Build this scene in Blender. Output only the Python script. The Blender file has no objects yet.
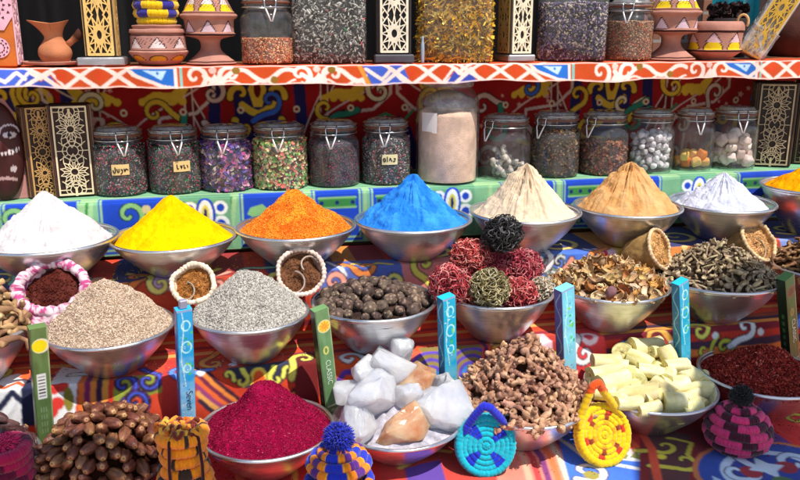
import bpy, math, random
import numpy as np
from math import sin, cos, pi, radians, sqrt
from mathutils import Matrix, Vector, noise as mnoise
RS = np.random.RandomState(7)
random.seed(7)
scene = bpy.context.scene
COL = scene.collection
PI = math.pi

# ------------------------------------------------------------------ camera
YAW, PITCH, EYE = radians(-12.8), radians(14.8), 1.6
def _rx(t): return np.array([[1, 0, 0], [0, cos(t), -sin(t)], [0, sin(t), cos(t)]])
def _rz(t): return np.array([[cos(t), -sin(t), 0], [sin(t), cos(t), 0], [0, 0, 1]])
CAMR = _rz(YAW) @ _rx(PI / 2 - PITCH)
CAMC = np.array([0, 0, EYE])
def ray(px, py): return CAMR @ np.array([(px - 400) / 800, -(py - 240) / 800, -1.0])
def P(px, py, Y):
    """place on the vertical plane y = Y that the photo shows at px, py"""
    d = ray(px, py); return CAMC + d * (Y / d[1])
def PZ(px, py, z):
    d = ray(px, py); return CAMC + d * ((z - EYE) / d[2])
def dep(q): return -(CAMR.T @ (np.array(q) - CAMC))[2]
def mpp(q): return dep(q) / 800.0
cam_d = bpy.data.cameras.new('camera'); cam = bpy.data.objects.new('camera', cam_d); COL.objects.link(cam)
cam.location = (0, 0, EYE); cam.rotation_euler = (PI / 2 - PITCH, 0, YAW)
cam_d.sensor_width = 36; cam_d.lens = 36.0; cam_d.clip_start = 0.05; cam_d.clip_end = 1000
scene.camera = cam

# ------------------------------------------------------------------ colour helpers
def L(*c):
    if len(c) == 1: c = c[0]
    c = np.array(c, float) / 255.0
    return tuple(np.where(c <= 0.04045, c / 12.92, ((c + 0.055) / 1.055) ** 2.4))

# ------------------------------------------------------------------ mesh helpers
def to_mesh(name, V, F, col=None, smooth=True):
    """V (n,3); F list of index arrays, each (m,3) or (m,4)"""
    me = bpy.data.meshes.new(name)
    V = np.asarray(V, np.float32)
    if not isinstance(F, list): F = [F]
    F = [np.asarray(f, np.int32) for f in F if len(f)]
    me.vertices.add(len(V)); me.vertices.foreach_set('co', V.ravel())
    nl = sum(f.size for f in F); npoly = sum(len(f) for f in F)
    me.loops.add(nl); me.loops.foreach_set('vertex_index', np.concatenate([f.ravel() for f in F]))
    me.polygons.add(npoly)
    tot = np.concatenate([np.full(len(f), f.shape[1], np.int32) for f in F])
    st = np.concatenate([[0], np.cumsum(tot)[:-1]]).astype(np.int32)
    me.polygons.foreach_set('loop_start', st); me.polygons.foreach_set('loop_total', tot)
    me.polygons.foreach_set('use_smooth', np.full(npoly, smooth))
    me.update(calc_edges=True)
    if col is not None:
        col = np.asarray(col, np.float32)
        if col.ndim == 1: col = np.tile(col, (len(V), 1))
        a = me.color_attributes.new('Col', 'FLOAT_COLOR', 'POINT')
        a.data.foreach_set('color', np.hstack([col[:, :3], np.ones((len(col), 1), np.float32)]).ravel())
    me.validate()
    return me

def obj(name, me, mat, parent=None, loc=(0, 0, 0), rot=None):
    o = bpy.data.objects.new(name, me); COL.objects.link(o)
    if mat is not None and len(me.materials) == 0: me.materials.append(mat)
    o.location = loc
    if rot is not None: o.rotation_euler = rot
    if parent is not None: o.parent = parent
    return o
def empty(name, loc, rz=0.0):
    o = bpy.data.objects.new(name, None); COL.objects.link(o); o.location = loc
    o.rotation_euler = (0, 0, rz); o.empty_display_size = .05
    return o
def tag(o, label=None, cat=None, group=None, kind=None):
    if label: o['label'] = label
    if cat: o['category'] = cat
    if group: o['group'] = group
    if kind: o['kind'] = kind
    return o

class MB:
    """collects pieces into one mesh"""
    def __init__(s): s.V = []; s.F3 = []; s.F4 = []; s.C = []; s.n = 0
    def add(s, V, F, col=(.5, .5, .5)):
        V = np.asarray(V, float)
        if not isinstance(F, list): F = [F]
        for f in F:
            f = np.asarray(f)
            if len(f): (s.F3 if f.shape[1] == 3 else s.F4).append(f + s.n)
        col = np.asarray(col, float)
        if col.ndim == 1: col = np.tile(col[:3], (len(V), 1))
        s.V.append(V); s.C.append(col[:, :3]); s.n += len(V)
        return s
    def mesh(s, name, smooth=True):
        F = []
        if s.F3: F.append(np.vstack(s.F3))
        if s.F4: F.append(np.vstack(s.F4))
        return to_mesh(name, np.vstack(s.V), F, np.vstack(s.C), smooth)
    def build(s, name, mat, parent=None, loc=(0, 0, 0), rot=None, smooth=True):
        return obj(name, s.mesh(name, smooth), mat, parent, loc, rot)

def grid_faces(nu, nv, wrap_u=False):
    """vertices indexed i*nv + j"""
    iu = np.arange(nu if wrap_u else nu - 1); jv = np.arange(nv - 1)
    I, J = np.meshgrid(iu, jv, indexing='ij'); I2 = (I + 1) % nu
    return np.stack([I * nv + J, I2 * nv + J, I2 * nv + J + 1, I * nv + J + 1], -1).reshape(-1, 4)

def supere(th, n):
    if not n: return np.ones_like(th)
    return (np.abs(np.cos(th)) ** n + np.abs(np.sin(th)) ** n) ** (-1.0 / n)

def lathe(prof, n=96, sq=0):
    prof = np.asarray(prof, float); th = np.arange(n) * 2 * PI / n
    k = supere(th, sq)
    X = np.outer(np.cos(th) * k, prof[:, 0]); Y = np.outer(np.sin(th) * k, prof[:, 0]); Z = np.outer(np.ones(n), prof[:, 1])
    return np.stack([X, Y, Z], -1).reshape(-1, 3), grid_faces(n, len(prof), True)

def smooth_prof(pts, per=6):
    """catmull-rom through the profile points"""
    p = np.asarray(pts, float); p = np.vstack([2 * p[0] - p[1], p, 2 * p[-1] - p[-2]]); out = []
    for i in range(1, len(p) - 2):
        for t in np.linspace(0, 1, per, endpoint=False):
            a, b, c, d = p[i - 1], p[i], p[i + 1], p[i + 2]
            out.append(.5 * ((2 * b) + (-a + c) * t + (2 * a - 5 * b + 4 * c - d) * t * t + (-a + 3 * b - 3 * c + d) * t ** 3))
    out.append(p[-2]); return np.array(out)

def box(x0, x1, y0, y1, z0, z1):
    V = np.array([(x, y, z) for x in (x0, x1) for y in (y0, y1) for z in (z0, z1)], float)
    F = np.array([(0, 1, 3, 2), (4, 6, 7, 5), (0, 4, 5, 1), (2, 3, 7, 6), (0, 2, 6, 4), (1, 5, 7, 3)])
    return V, F
def bevbox(x0, x1, y0, y1, z0, z1, b=.004):
    """box with chamfered edges"""
    xs = [x0, x0 + b, x1 - b, x1]; V = []; idx = {}
    def v(x, y, z):
        k = (round(x, 6), round(y, 6), round(z, 6))
        if k not in idx: idx[k] = len(V); V.append((x, y, z))
        return idx[k]
    F4 = []; F3 = []
    X = (x0, x1); Y = (y0, y1); Z = (z0, z1); sx = (b, -b)
    for i in (0, 1):
        F4.append([v(X[i], Y[j] + sx[j], Z[k] + sx[k]) for j, k in ((0, 0), (1, 0), (1, 1), (0, 1))])
        F4.append([v(X[j] + sx[j], Y[i], Z[k] + sx[k]) for j, k in ((0, 0), (1, 0), (1, 1), (0, 1))])
        F4.append([v(X[j] + sx[j], Y[k] + sx[k], Z[i]) for j, k in ((0, 0), (1, 0), (1, 1), (0, 1))])
    for i in (0, 1):
        for j in (0, 1):
            F4.append([v(X[i], Y[j] + sx[j], Z[0] + b), v(X[i], Y[j] + sx[j], Z[1] - b), v(X[i] + sx[i], Y[j], Z[1] - b), v(X[i] + sx[i], Y[j], Z[0] + b)])
            F4.append([v(X[i], Y[0] + b, Z[j] + sx[j]), v(X[i], Y[1] - b, Z[j] + sx[j]), v(X[i] + sx[i], Y[1] - b, Z[j]), v(X[i] + sx[i], Y[0] + b, Z[j])])
            F4.append([v(X[0] + b, Y[i], Z[j] + sx[j]), v(X[1] - b, Y[i], Z[j] + sx[j]), v(X[1] - b, Y[i] + sx[i], Z[j]), v(X[0] + b, Y[i] + sx[i], Z[j])])
            for k in (0, 1):
                F3.append([v(X[i], Y[j] + sx[j], Z[k] + sx[k]), v(X[i] + sx[i], Y[j], Z[k] + sx[k]), v(X[i] + sx[i], Y[j] + sx[j], Z[k])])
    return np.array(V, float), [np.array(F4), np.array(F3)]

def tube(path, rad, sides=6, closed=False, cap=True):
    p = np.asarray(path, float); n = len(p)
    rad = np.full(n, rad, float) if np.isscalar(rad) else np.asarray(rad, float)
    if closed: T = np.roll(p, -1, 0) - np.roll(p, 1, 0)
    else: T = np.gradient(p, axis=0)
    T /= np.linalg.norm(T, axis=1)[:, None] + 1e-12
    up = np.array([0, 0, 1.0]) if abs(T[0][2]) < .9 else np.array([1.0, 0, 0])
    N = np.zeros_like(p); u = up - T[0] * up.dot(T[0]); N[0] = u / np.linalg.norm(u)
    for i in range(1, n):
        u = N[i - 1] - T[i] * N[i - 1].dot(T[i]); N[i] = u / (np.linalg.norm(u) + 1e-12)
    B = np.cross(T, N); a = np.arange(sides) * 2 * PI / sides
    V = p[:, None, :] + rad[:, None, None] * (np.cos(a)[None, :, None] * N[:, None, :] + np.sin(a)[None, :, None] * B[:, None, :])
    V = V.reshape(-1, 3)
    I, J = np.meshgrid(np.arange(n if closed else n - 1), np.arange(sides), indexing='ij')
    I2 = (I + 1) % n; J2 = (J + 1) % sides
    F = np.stack([I * sides + J, I * sides + J2, I2 * sides + J2, I2 * sides + J], -1).reshape(-1, 4)
    if cap and not closed:
        V = np.vstack([V, p[0] - T[0] * rad[0] * .3, p[-1] + T[-1] * rad[-1] * .3]); c0 = len(V) - 2; c1 = len(V) - 1
        j = np.arange(sides); j2 = (j + 1) % sides
        t0 = np.stack([np.full(sides, c0), j2, j], -1); b = (n - 1) * sides
        t1 = np.stack([np.full(sides, c1), b + j, b + j2], -1)
        return V, [F, np.vstack([t0, t1])]
    return V, [F]

# ------------------------------------------------------------------ numpy noise
_H = np.random.RandomState(3).rand(4096)
def vnoise(p, scale=1.0, seed=0):
    """value noise, about -1..1"""
    p = np.asarray(p, float) * scale + seed * 17.31 + 100
    i = np.floor(p).astype(np.int64); f = p - i; f = f * f * (3 - 2 * f)
    def h(a, b, c): return _H[(a * 73856093 ^ b * 19349663 ^ c * 83492791) & 4095]
    r = 0
    for dx in (0, 1):
        for dy in (0, 1):
            for dz in (0, 1):
                w = (f[..., 0] if dx else 1 - f[..., 0]) * (f[..., 1] if dy else 1 - f[..., 1]) * (f[..., 2] if dz else 1 - f[..., 2])
                r = r + w * h(i[..., 0] + dx, i[..., 1] + dy, i[..., 2] + dz)
    return r * 2 - 1
def fbm(p, scale=1.0, octs=3, seed=0):
    r = 0; a = 1
    for k in range(octs): r = r + a * vnoise(p, scale * 2 ** k, seed + k); a *= .5
    return r

# ------------------------------------------------------------------ scattering many small pieces in one mesh
def g_octa():
    V = np.array([(1, 0, 0), (-1, 0, 0), (0, 1, 0), (0, -1, 0), (0, 0, 1), (0, 0, -1)], float) * .5
    F = np.array([(0, 2, 4), (2, 1, 4), (1, 3, 4), (3, 0, 4), (2, 0, 5), (1, 2, 5), (3, 1, 5), (0, 3, 5)]); return V, F
def g_seed():
    a = np.arange(5) * 2 * PI / 5; V = [(-.5, 0, 0)]
    for x, r in ((-.28, .4), (.1, .5), (.36, .3)):
        V += [(x, r * cos(t), r * sin(t)) for t in a]
    V.append((.5, 0, 0)); F3 = []; F4 = []
    for j in range(5):
        k = (j + 1) % 5; F3.append((0, 1 + k, 1 + j)); F3.append((16, 11 + j, 11 + k))
        for s in (0, 1): F4.append((1 + 5 * s + j, 1 + 5 * s + k, 6 + 5 * s + k, 6 + 5 * s + j))
    return np.array(V, float), [np.array(F3), np.array(F4)]
def g_chip():
    V = []; 
    for i, x in enumerate((-.5, -.17, .17, .5)):
        w = (.32, .5, .5, .28)[i]; z = (.32, 0, -.03, .3)[i]
        V += [(x, -w, z), (x, w, z + .18)]
    F = np.array([(0, 2, 3, 1), (2, 4, 5, 3), (4, 6, 7, 5)]); return np.array(V, float), F
def g_cube():
    V, F = bevbox(-.5, .5, -.5, .5, -.5, .5, .13); return V, F
def frames(nrm, jitter=.3, rs=RS, axis=None):
    n = nrm / np.linalg.norm(nrm, axis=1)[:, None]; n = n + rs.randn(*n.shape) * jitter; n /= np.linalg.norm(n, axis=1)[:, None]
    t = rs.randn(*n.shape) if axis is None else axis + rs.randn(*n.shape) * jitter
    t = t - n * (t * n).sum(1)[:, None]; t /= np.linalg.norm(t, axis=1)[:, None] + 1e-9
    return np.stack([t, np.cross(n, t), n], -1)
def scatter(mb, base, pos, R, scl, col):
    V, F = base; F = F if isinstance(F, list) else [F]; N = len(pos); k = len(V)
    scl = np.asarray(scl, float)
    if scl.ndim == 1: scl = np.tile(scl, (N, 1))
    W = np.einsum('nij,nkj->nki', R, V[None] * scl[:, None, :]) + pos[:, None, :]
    off = (np.arange(N) * k)[:, None, None]
    mb.add(W.reshape(-1, 3), [(f[None] + off).reshape(-1, f.shape[1]) for f in F], np.repeat(col, k, 0))
def pal(cols, N, rs=RS, var=.12, wts=None):
    c = np.array([L(x) for x in cols]); w = None if wts is None else np.array(wts, float) / sum(wts)
    i = rs.choice(len(c), N, p=w); return np.clip(c[i] * (1 + rs.randn(N, 1) * var), 0.002, 1)

# ------------------------------------------------------------------ materials
def nmat(name):
    m = bpy.data.materials.new(name); m.use_nodes = True; nt = m.node_tree
    return m, nt, nt.nodes['Principled BSDF'], nt.nodes['Material Output']
def vmat(name, rough=.7, spec=.3, bump=0.0, bscale=200, var=.0, vscale=20, objvar=0.0, sheen=0.0, metal=0.0, sss=0.0, trans=0.0, two=None):
    """colour from the mesh attribute, varied by noise and per object"""
    m, nt, b, out = nmat(name); N = nt.nodes; K = nt.links
    at = N.new('ShaderNodeAttribute'); at.attribute_name = 'Col'; c = at.outputs['Color']
    tc = N.new('ShaderNodeTexCoord')
    if var:
        no = N.new('ShaderNodeTexNoise'); no.inputs['Scale'].default_value = vscale; no.inputs['Detail'].default_value = 5
        K.new(tc.outputs['Object'], no.inputs['Vector'])
        mr = N.new('ShaderNodeMapRange'); mr.inputs[1].default_value = .25; mr.inputs[2].default_value = .75
        mr.inputs[3].default_value = 1 - var; mr.inputs[4].default_value = 1 + var; K.new(no.outputs['Fac'], mr.inputs[0])
        mx = N.new('ShaderNodeMix'); mx.data_type = 'RGBA'; mx.blend_type = 'MULTIPLY'; mx.inputs[0].default_value = 1
        K.new(c, mx.inputs[6]); K.new(mr.outputs[0], mx.inputs[7]); c = mx.outputs[2]
    if objvar:
        oi = N.new('ShaderNodeObjectInfo'); mr = N.new('ShaderNodeMapRange'); mr.inputs[3].default_value = 1 - objvar; mr.inputs[4].default_value = 1 + objvar
        K.new(oi.outputs['Random'], mr.inputs[0])
        hs = N.new('ShaderNodeHueSaturation'); K.new(mr.outputs[0], hs.inputs['Value']); K.new(c, hs.inputs['Color'])
        m2 = N.new('ShaderNodeMath'); m2.operation = 'MULTIPLY_ADD'; m2.inputs[1].default_value = .03 ; m2.inputs[2].default_value = .485
        K.new(oi.outputs['Random'], m2.inputs[0]); K.new(m2.outputs[0], hs.inputs['Hue']); c = hs.outputs[0]
    K.new(c, b.inputs['Base Color'])
    b.inputs['Roughness'].default_value = rough; b.inputs['Specular IOR Level'].default_value = spec; b.inputs['Metallic'].default_value = metal
    if sheen: b.inputs['Sheen Weight'].default_value = sheen
    if sss:
        b.inputs['Subsurface Weight'].default_value = sss; b.inputs['Subsurface Radius'].default_value = (1, .8, .6); b.inputs['Subsurface Scale'].default_value = .02
    if bump:
        no = N.new('ShaderNodeTexNoise'); no.inputs['Scale'].default_value = bscale; no.inputs['Detail'].default_value = 4
        K.new(tc.outputs['Object'], no.inputs['Vector'])
        bp = N.new('ShaderNodeBump'); bp.inputs['Strength'].default_value = bump; bp.inputs['Distance'].default_value = .002
        K.new(no.outputs['Fac'], bp.inputs['Height']); K.new(bp.outputs[0], b.inputs['Normal'])
    if trans:
        tr = N.new('ShaderNodeBsdfTranslucent'); K.new(c, tr.inputs[0]); mx = N.new('ShaderNodeMixShader'); mx.inputs[0].default_value = trans
        K.new(b.outputs[0], mx.inputs[1]); K.new(tr.outputs[0], mx.inputs[2]); K.new(mx.outputs[0], out.inputs[0])
    return m
M = {}
M['cloth'] = vmat('printed_cotton', .85, .15, .8, 700, .20, 7, sheen=.1)
M['powder'] = vmat('powder', .95, .05, 1.0, 300, .16, 45)
M['grain'] = vmat('grain', .75, .2, .3, 600, .10, 90)
M['organic'] = vmat('dried_plant', .7, .25, .7, 260, .28, 70, objvar=.22)
M['date'] = vmat('date_skin', .42, .4, .6, 180, .35, 60, objvar=.28)
M['stem'] = vmat('cut_stem', .6, .3, .5, 260, .14, 60, objvar=.10)
M['yarn'] = vmat('yarn', .9, .1, .7, 700, .12, 150, sheen=.3)
M['wood'] = vmat('painted_wood', .5, .35, .3, 160, .18, 25)
M['clay'] = vmat('clay', .8, .2, .5, 220, .16, 25)
M['paper'] = vmat('paper', .6, .3, .1, 300, .06, 30)
M['card'] = vmat('printed_card', .32, .5, .05, 100, .05, 40)
M['sackcloth'] = vmat('sackcloth', .9, .1, .9, 420, .2, 60)
M['plastic'] = vmat('plastic', .35, .5, 0, 1, .05, 40)

def steel(name, base, rough, sc=1.0):
    m, nt, b, out = nmat(name); N = nt.nodes; K = nt.links
    b.inputs['Metallic'].default_value = .94; tc = N.new('ShaderNodeTexCoord')
    mp = N.new('ShaderNodeMapping'); mp.inputs['Scale'].default_value = (1, 1, 14); K.new(tc.outputs['Object'], mp.inputs[0])
    n1 = N.new('ShaderNodeTexNoise'); n1.inputs['Scale'].default_value = 26; n1.inputs['Detail'].default_value = 8; K.new(mp.outputs[0], n1.inputs[0])
    n2 = N.new('ShaderNodeTexNoise'); n2.inputs['Scale'].default_value = 9; n2.inputs['Detail'].default_value = 6; K.new(tc.outputs['Object'], n2.inputs[0])
    r = N.new('ShaderNodeMapRange'); r.inputs[1].default_value = .3; r.inputs[2].default_value = .7; r.inputs[3].default_value = rough - .08; r.inputs[4].default_value = rough + .14
    K.new(n2.outputs[0], r.inputs[0]); oi = N.new('ShaderNodeObjectInfo'); ra_ = N.new('ShaderNodeMath'); ra_.operation = 'MULTIPLY_ADD'; ra_.inputs[1].default_value = .05; K.new(oi.outputs['Random'], ra_.inputs[0]); K.new(r.outputs[0], ra_.inputs[2]); K.new(ra_.outputs[0], b.inputs['Roughness'])
    cr = N.new('ShaderNodeValToRGB'); cr.color_ramp.elements[0].position = .35; cr.color_ramp.elements[1].position = .7
    cr.color_ramp.elements[0].color = (*[x * .78 for x in base], 1); cr.color_ramp.elements[1].color = (*base, 1)
    mx = N.new('ShaderNodeMath'); mx.operation = 'ADD'; K.new(n1.outputs[0], mx.inputs[0]); 
    m2 = N.new('ShaderNodeMath'); m2.operation = 'MULTIPLY_ADD'; m2.inputs[1].default_value = .5; m2.inputs[2].default_value = -.25; K.new(n2.outputs[0], m2.inputs[0]); K.new(m2.outputs[0], mx.inputs[1])
    K.new(mx.outputs[0], cr.inputs[0]); K.new(cr.outputs[0], b.inputs['Base Color'])
    bp = N.new('ShaderNodeBump'); bp.inputs['Strength'].default_value = .12; bp.inputs['Distance'].default_value = .0015
    K.new(n1.outputs[0], bp.inputs['Height'])
    b2 = N.new('ShaderNodeBump'); b2.inputs['Strength'].default_value = .25; b2.inputs['Distance'].default_value = .02
    K.new(n2.outputs[0], b2.inputs['Height']); K.new(bp.outputs[0], b2.inputs['Normal']); K.new(b2.outputs[0], b.inputs['Normal'])
    return m
M['steel'] = steel('spun_steel', (.79, .80, .82), .28)
M['wire'] = steel('clasp_wire', (.75, .74, .72), .2)
M['zinc'] = steel('zinc_base', (.5, .5, .52), .4)

def glass(name, tint, rough=.03, gloss=1.0, edge=.35, dust=.05):
    """thin blown glass: see-through, reflecting at a slant, a little dusty"""
    m, nt, b, out = nmat(name); N = nt.nodes; K = nt.links; N.remove(b)
    tr = N.new('ShaderNodeBsdfTransparent'); gl = N.new('ShaderNodeBsdfGlossy'); gl.inputs['Roughness'].default_value = rough
    lw = N.new('ShaderNodeLayerWeight'); lw.inputs[0].default_value = .35
    mxc = N.new('ShaderNodeMix'); mxc.data_type = 'RGBA'; mxc.inputs[6].default_value = (*tint, 1); mxc.inputs[7].default_value = (*[x * edge for x in tint], 1)
    pw = N.new('ShaderNodeMath'); pw.operation = 'POWER'; pw.inputs[1].default_value = 4.5; K.new(lw.outputs['Facing'], pw.inputs[0])
    K.new(pw.outputs[0], mxc.inputs[0]); K.new(mxc.outputs[2], tr.inputs[0])
    l2 = N.new('ShaderNodeLayerWeight'); l2.inputs[0].default_value = .5; fr = N.new('ShaderNodeMath'); fr.operation = 'POWER'; fr.inputs[1].default_value = 4.0; K.new(l2.outputs['Facing'], fr.inputs[0])
    mu = N.new('ShaderNodeMath'); mu.operation = 'MULTIPLY_ADD'; mu.inputs[1].default_value = gloss; mu.inputs[2].default_value = .035; mu.use_clamp = True; K.new(fr.outputs[0], mu.inputs[0])
    tc = N.new('ShaderNodeTexCoord'); no = N.new('ShaderNodeTexNoise'); no.inputs['Scale'].default_value = 18; K.new(tc.outputs['Object'], no.inputs[0])
    bp = N.new('ShaderNodeBump'); bp.inputs['Strength'].default_value = .3; bp.inputs['Distance'].default_value = .004; K.new(no.outputs[0], bp.inputs['Height'])
    K.new(bp.outputs[0], gl.inputs['Normal'])
    df = N.new('ShaderNodeBsdfDiffuse'); df.inputs[0].default_value = (.8, .8, .82, 1); n2 = N.new('ShaderNodeTexNoise'); n2.inputs['Scale'].default_value = 30; n2.inputs['Detail'].default_value = 6; K.new(tc.outputs['Object'], n2.inputs[0])
    mr = N.new('ShaderNodeMapRange'); mr.inputs[1].default_value = .35; mr.inputs[2].default_value = .7; mr.inputs[3].default_value = dust * .4; mr.inputs[4].default_value = dust * 1.6; K.new(n2.outputs[0], mr.inputs[0])
    md = N.new('ShaderNodeMixShader'); K.new(mr.outputs[0], md.inputs[0]); K.new(tr.outputs[0], md.inputs[1]); K.new(df.outputs[0], md.inputs[2])
    ms = N.new('ShaderNodeMixShader'); K.new(mu.outputs[0], ms.inputs[0]); K.new(md.outputs[0], ms.inputs[1]); K.new(gl.outputs[0], ms.inputs[2]); K.new(ms.outputs[0], out.inputs[0])
    return m
M['glass'] = glass('jar_glass', (.97, .98, .975), dust=.05)
M['lidglass'] = glass('lid_glass', (.80, .82, .80), .05, 1.2, .45, .22)
M['film'] = glass('plastic_film', (.9, .9, .92), .15, 1.6, .7, .25)

def crystal(name, c1, c2):
    m, nt, b, out = nmat(name); N = nt.nodes; K = nt.links
    tc = N.new('ShaderNodeTexCoord'); no = N.new('ShaderNodeTexNoise'); no.inputs['Scale'].default_value = 22; no.inputs['Detail'].default_value = 7; K.new(tc.outputs['Object'], no.inputs[0])
    cr = N.new('ShaderNodeValToRGB'); cr.color_ramp.elements[0].position = .35; cr.color_ramp.elements[1].position = .62
    cr.color_ramp.elements[0].color = (*c1, 1); cr.color_ramp.elements[1].color = (*c2, 1); K.new(no.outputs[0], cr.inputs[0])
    K.new(cr.outputs[0], b.inputs['Base Color']); b.inputs['Roughness'].default_value = .22
    b.inputs['Subsurface Weight'].default_value = 1; b.inputs['Subsurface Radius'].default_value = (1, .9, .85); b.inputs['Subsurface Scale'].default_value = .035
    b.inputs['Transmission Weight'].default_value = .45
    bp = N.new('ShaderNodeBump'); bp.inputs['Strength'].default_value = .6; bp.inputs['Distance'].default_value = .004
    vo = N.new('ShaderNodeTexVoronoi'); vo.inputs['Scale'].default_value = 45; K.new(tc.outputs['Object'], vo.inputs[0])
    ad = N.new('ShaderNodeMath'); ad.operation = 'ADD'; K.new(vo.outputs[0], ad.inputs[0]); K.new(no.outputs[0], ad.inputs[1])
    K.new(ad.outputs[0], bp.inputs['Height']); K.new(bp.outputs[0], b.inputs['Normal'])
    return m
M['crystal'] = crystal('white_crystal', L(226, 228, 238), L(252, 252, 255))
M['peach'] = crystal('peach_crystal', L(232, 160, 110), L(246, 206, 166))

# ------------------------------------------------------------------ raster used to print colours into mesh attributes
class Cv:
    def __init__(s, x0, x1, v0, v1, res, bg):
        s.x = np.arange(x0, x1 + res * .5, res); s.v = np.arange(v0, v1 + res * .5, res); s.res = res
        s.A = np.empty((len(s.x), len(s.v), 3)); s.A[:] = L(bg); s.X, s.W = np.meshgrid(s.x, s.v, indexing='ij'); s.ol = None
    def _sl(s, a, b, c, d):
        i0 = max(0, int((a - s.x[0]) / s.res)); i1 = min(len(s.x), int((b - s.x[0]) / s.res) + 2)
        j0 = max(0, int((c - s.v[0]) / s.res)); j1 = min(len(s.v), int((d - s.v[0]) / s.res) + 2)
        return slice(i0, max(i0, i1)), slice(j0, max(j0, j1))
    def poly(s, pts, c):
        p = np.asarray(pts, float); sl = s._sl(p[:, 0].min(), p[:, 0].max(), p[:, 1].min(), p[:, 1].max())
        X = s.X[sl]; W = s.W[sl]
        if X.size == 0: return
        ins = np.zeros(X.shape, bool); n = len(p)
        for i in range(n):
            x1, y1 = p[i]; x2, y2 = p[(i + 1) % n]
            if y1 == y2: continue
            cnd = ((y1 > W) != (y2 > W)) & (X < (x2 - x1) * (W - y1) / (y2 - y1) + x1); ins ^= cnd
        s.A[sl][ins] = L(c)
    def rect(s, x0, x1, v0, v1, c): s.poly([(x0, v0), (x1, v0), (x1, v1), (x0, v1)], c)
    def stroke(s, pts, w, c, closed=False):
        p = np.asarray(pts, float)
        if closed: p = np.vstack([p, p[:1]])
        wm = float(np.max(w)); sl = s._sl(p[:, 0].min() - wm, p[:, 0].max() + wm, p[:, 1].min() - wm, p[:, 1].max() + wm); X = s.X[sl]; W = s.W[sl]
        if X.size == 0: return
        D = np.full(X.shape, 9.0); ws = np.full(len(p), w / 2) if np.isscalar(w) else np.asarray(w) / 2
        for i in range(len(p) - 1):
            ax, ay = p[i]; bx, by = p[i + 1]; dx, dy = bx - ax, by - ay; q = dx * dx + dy * dy + 1e-12
            t = np.clip(((X - ax) * dx + (W - ay) * dy) / q, 0, 1)
            D = np.minimum(D, np.hypot(X - ax - t * dx, W - ay - t * dy) - (ws[i] * (1 - t) + ws[i + 1] * t))
        s.A[sl][D < 0] = L(c)
    def disc(s, x, v, r, c, rv=None):
        a = np.linspace(0, 2 * PI, 28, endpoint=False); s.poly(np.stack([x + r * np.cos(a), v + (rv or r) * np.sin(a)], 1), c)
    def star(s, x, v, r, c, n=5, k=.42, a0=0.0):
        a = a0 + np.arange(2 * n) * PI / n; rr = np.where(np.arange(2 * n) % 2 == 0, r, r * k)
        s.poly(np.stack([x + rr * np.sin(a), v - rr * np.cos(a)], 1), c)
    def scroll(s, x, v, r, a0, turns, w, c, tail=0.0, flip=1):
        """spiral from the centre out; tail adds a straightening arc"""
        t = np.linspace(.12, 1, 22); a = a0 + flip * turns * 2 * PI * t; rr = r * t
        pts = np.stack([x + rr * np.cos(a), v + rr * np.sin(a)], 1)
        if tail:
            d = pts[-1] - pts[-2]; d /= np.linalg.norm(d); q = [pts[-1] + d * tail * k + np.array([-d[1], d[0]]) * (-flip) * tail * .25 * k * k for k in (.35, .7, 1.0)]
            pts = np.vstack([pts, q])
        ws = w * np.linspace(.55, 1.3, len(pts))
        if s.ol: s.stroke(pts, ws + 2 * s.ol[1], s.ol[0])
        s.stroke(pts, ws, c)
    def fleur(s, x, v, h, c, c2):
        """upright lily ornament of height h"""
        s.poly([(x, v - h * .55), (x + h * .13, v - h * .25), (x + h * .06, v), (x - h * .06, v), (x - h * .13, v - h * .25)], c)
        for f in (-1, 1):
            s.scroll(x + f * h * .24, v - h * .18, h * .15, PI / 2, .8, h * .07, c, 0, f)
            s.stroke([(x + f * h * .22, v - h * .03), (x + f * h * .1, v + h * .06), (x, v + h * .1)], h * .1, c)
            s.scroll(x + f * h * .2, v + h * .28, h * .16, -PI / 2, .85, h * .08, c, 0, -f)
        s.disc(x, v + h * .28, h * .1, c2); s.disc(x, v + h * .28, h * .05, c)
        s.disc(x, v - h * .25, h * .05, c2, h * .12)

def rough_paint(cv, amp=.08):
    """thread-level and wash unevenness of the print"""
    p = np.stack([cv.X, cv.W, cv.X * 0], -1)
    for ax in (0, 1): cv.A = .25 * np.roll(cv.A, 1, ax) + .5 * cv.A + .25 * np.roll(cv.A, -1, ax)      # ink bleeding into the threads
    cv.A *= (1 + amp * fbm(p, 14, 3, 5)[..., None] + amp * .5 * RS.randn(*cv.X.shape)[..., None]).clip(.3, 1.5)
    cv.A = cv.A.clip(0, 1)
def sheet(name, cv, fn, mat, parent=None):
    rough_paint(cv); q = fn(cv.X, cv.W)
    me = to_mesh(name, q.reshape(-1, 3), grid_faces(cv.X.shape[0], cv.X.shape[1]), cv.A.reshape(-1, 3))
    return obj(name, me, mat, parent)
# ------------------------------------------------------------------ levels of the stall
ZA, ZB, ZC, ZD = .552, .750, .930, 1.108
YB, YC, YD = 1.957, 2.197, 2.445
XL, XR = -1.15, 2.55
YS = 2.42           # front of the upper shelf
ZS = 1.494          # its top

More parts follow.
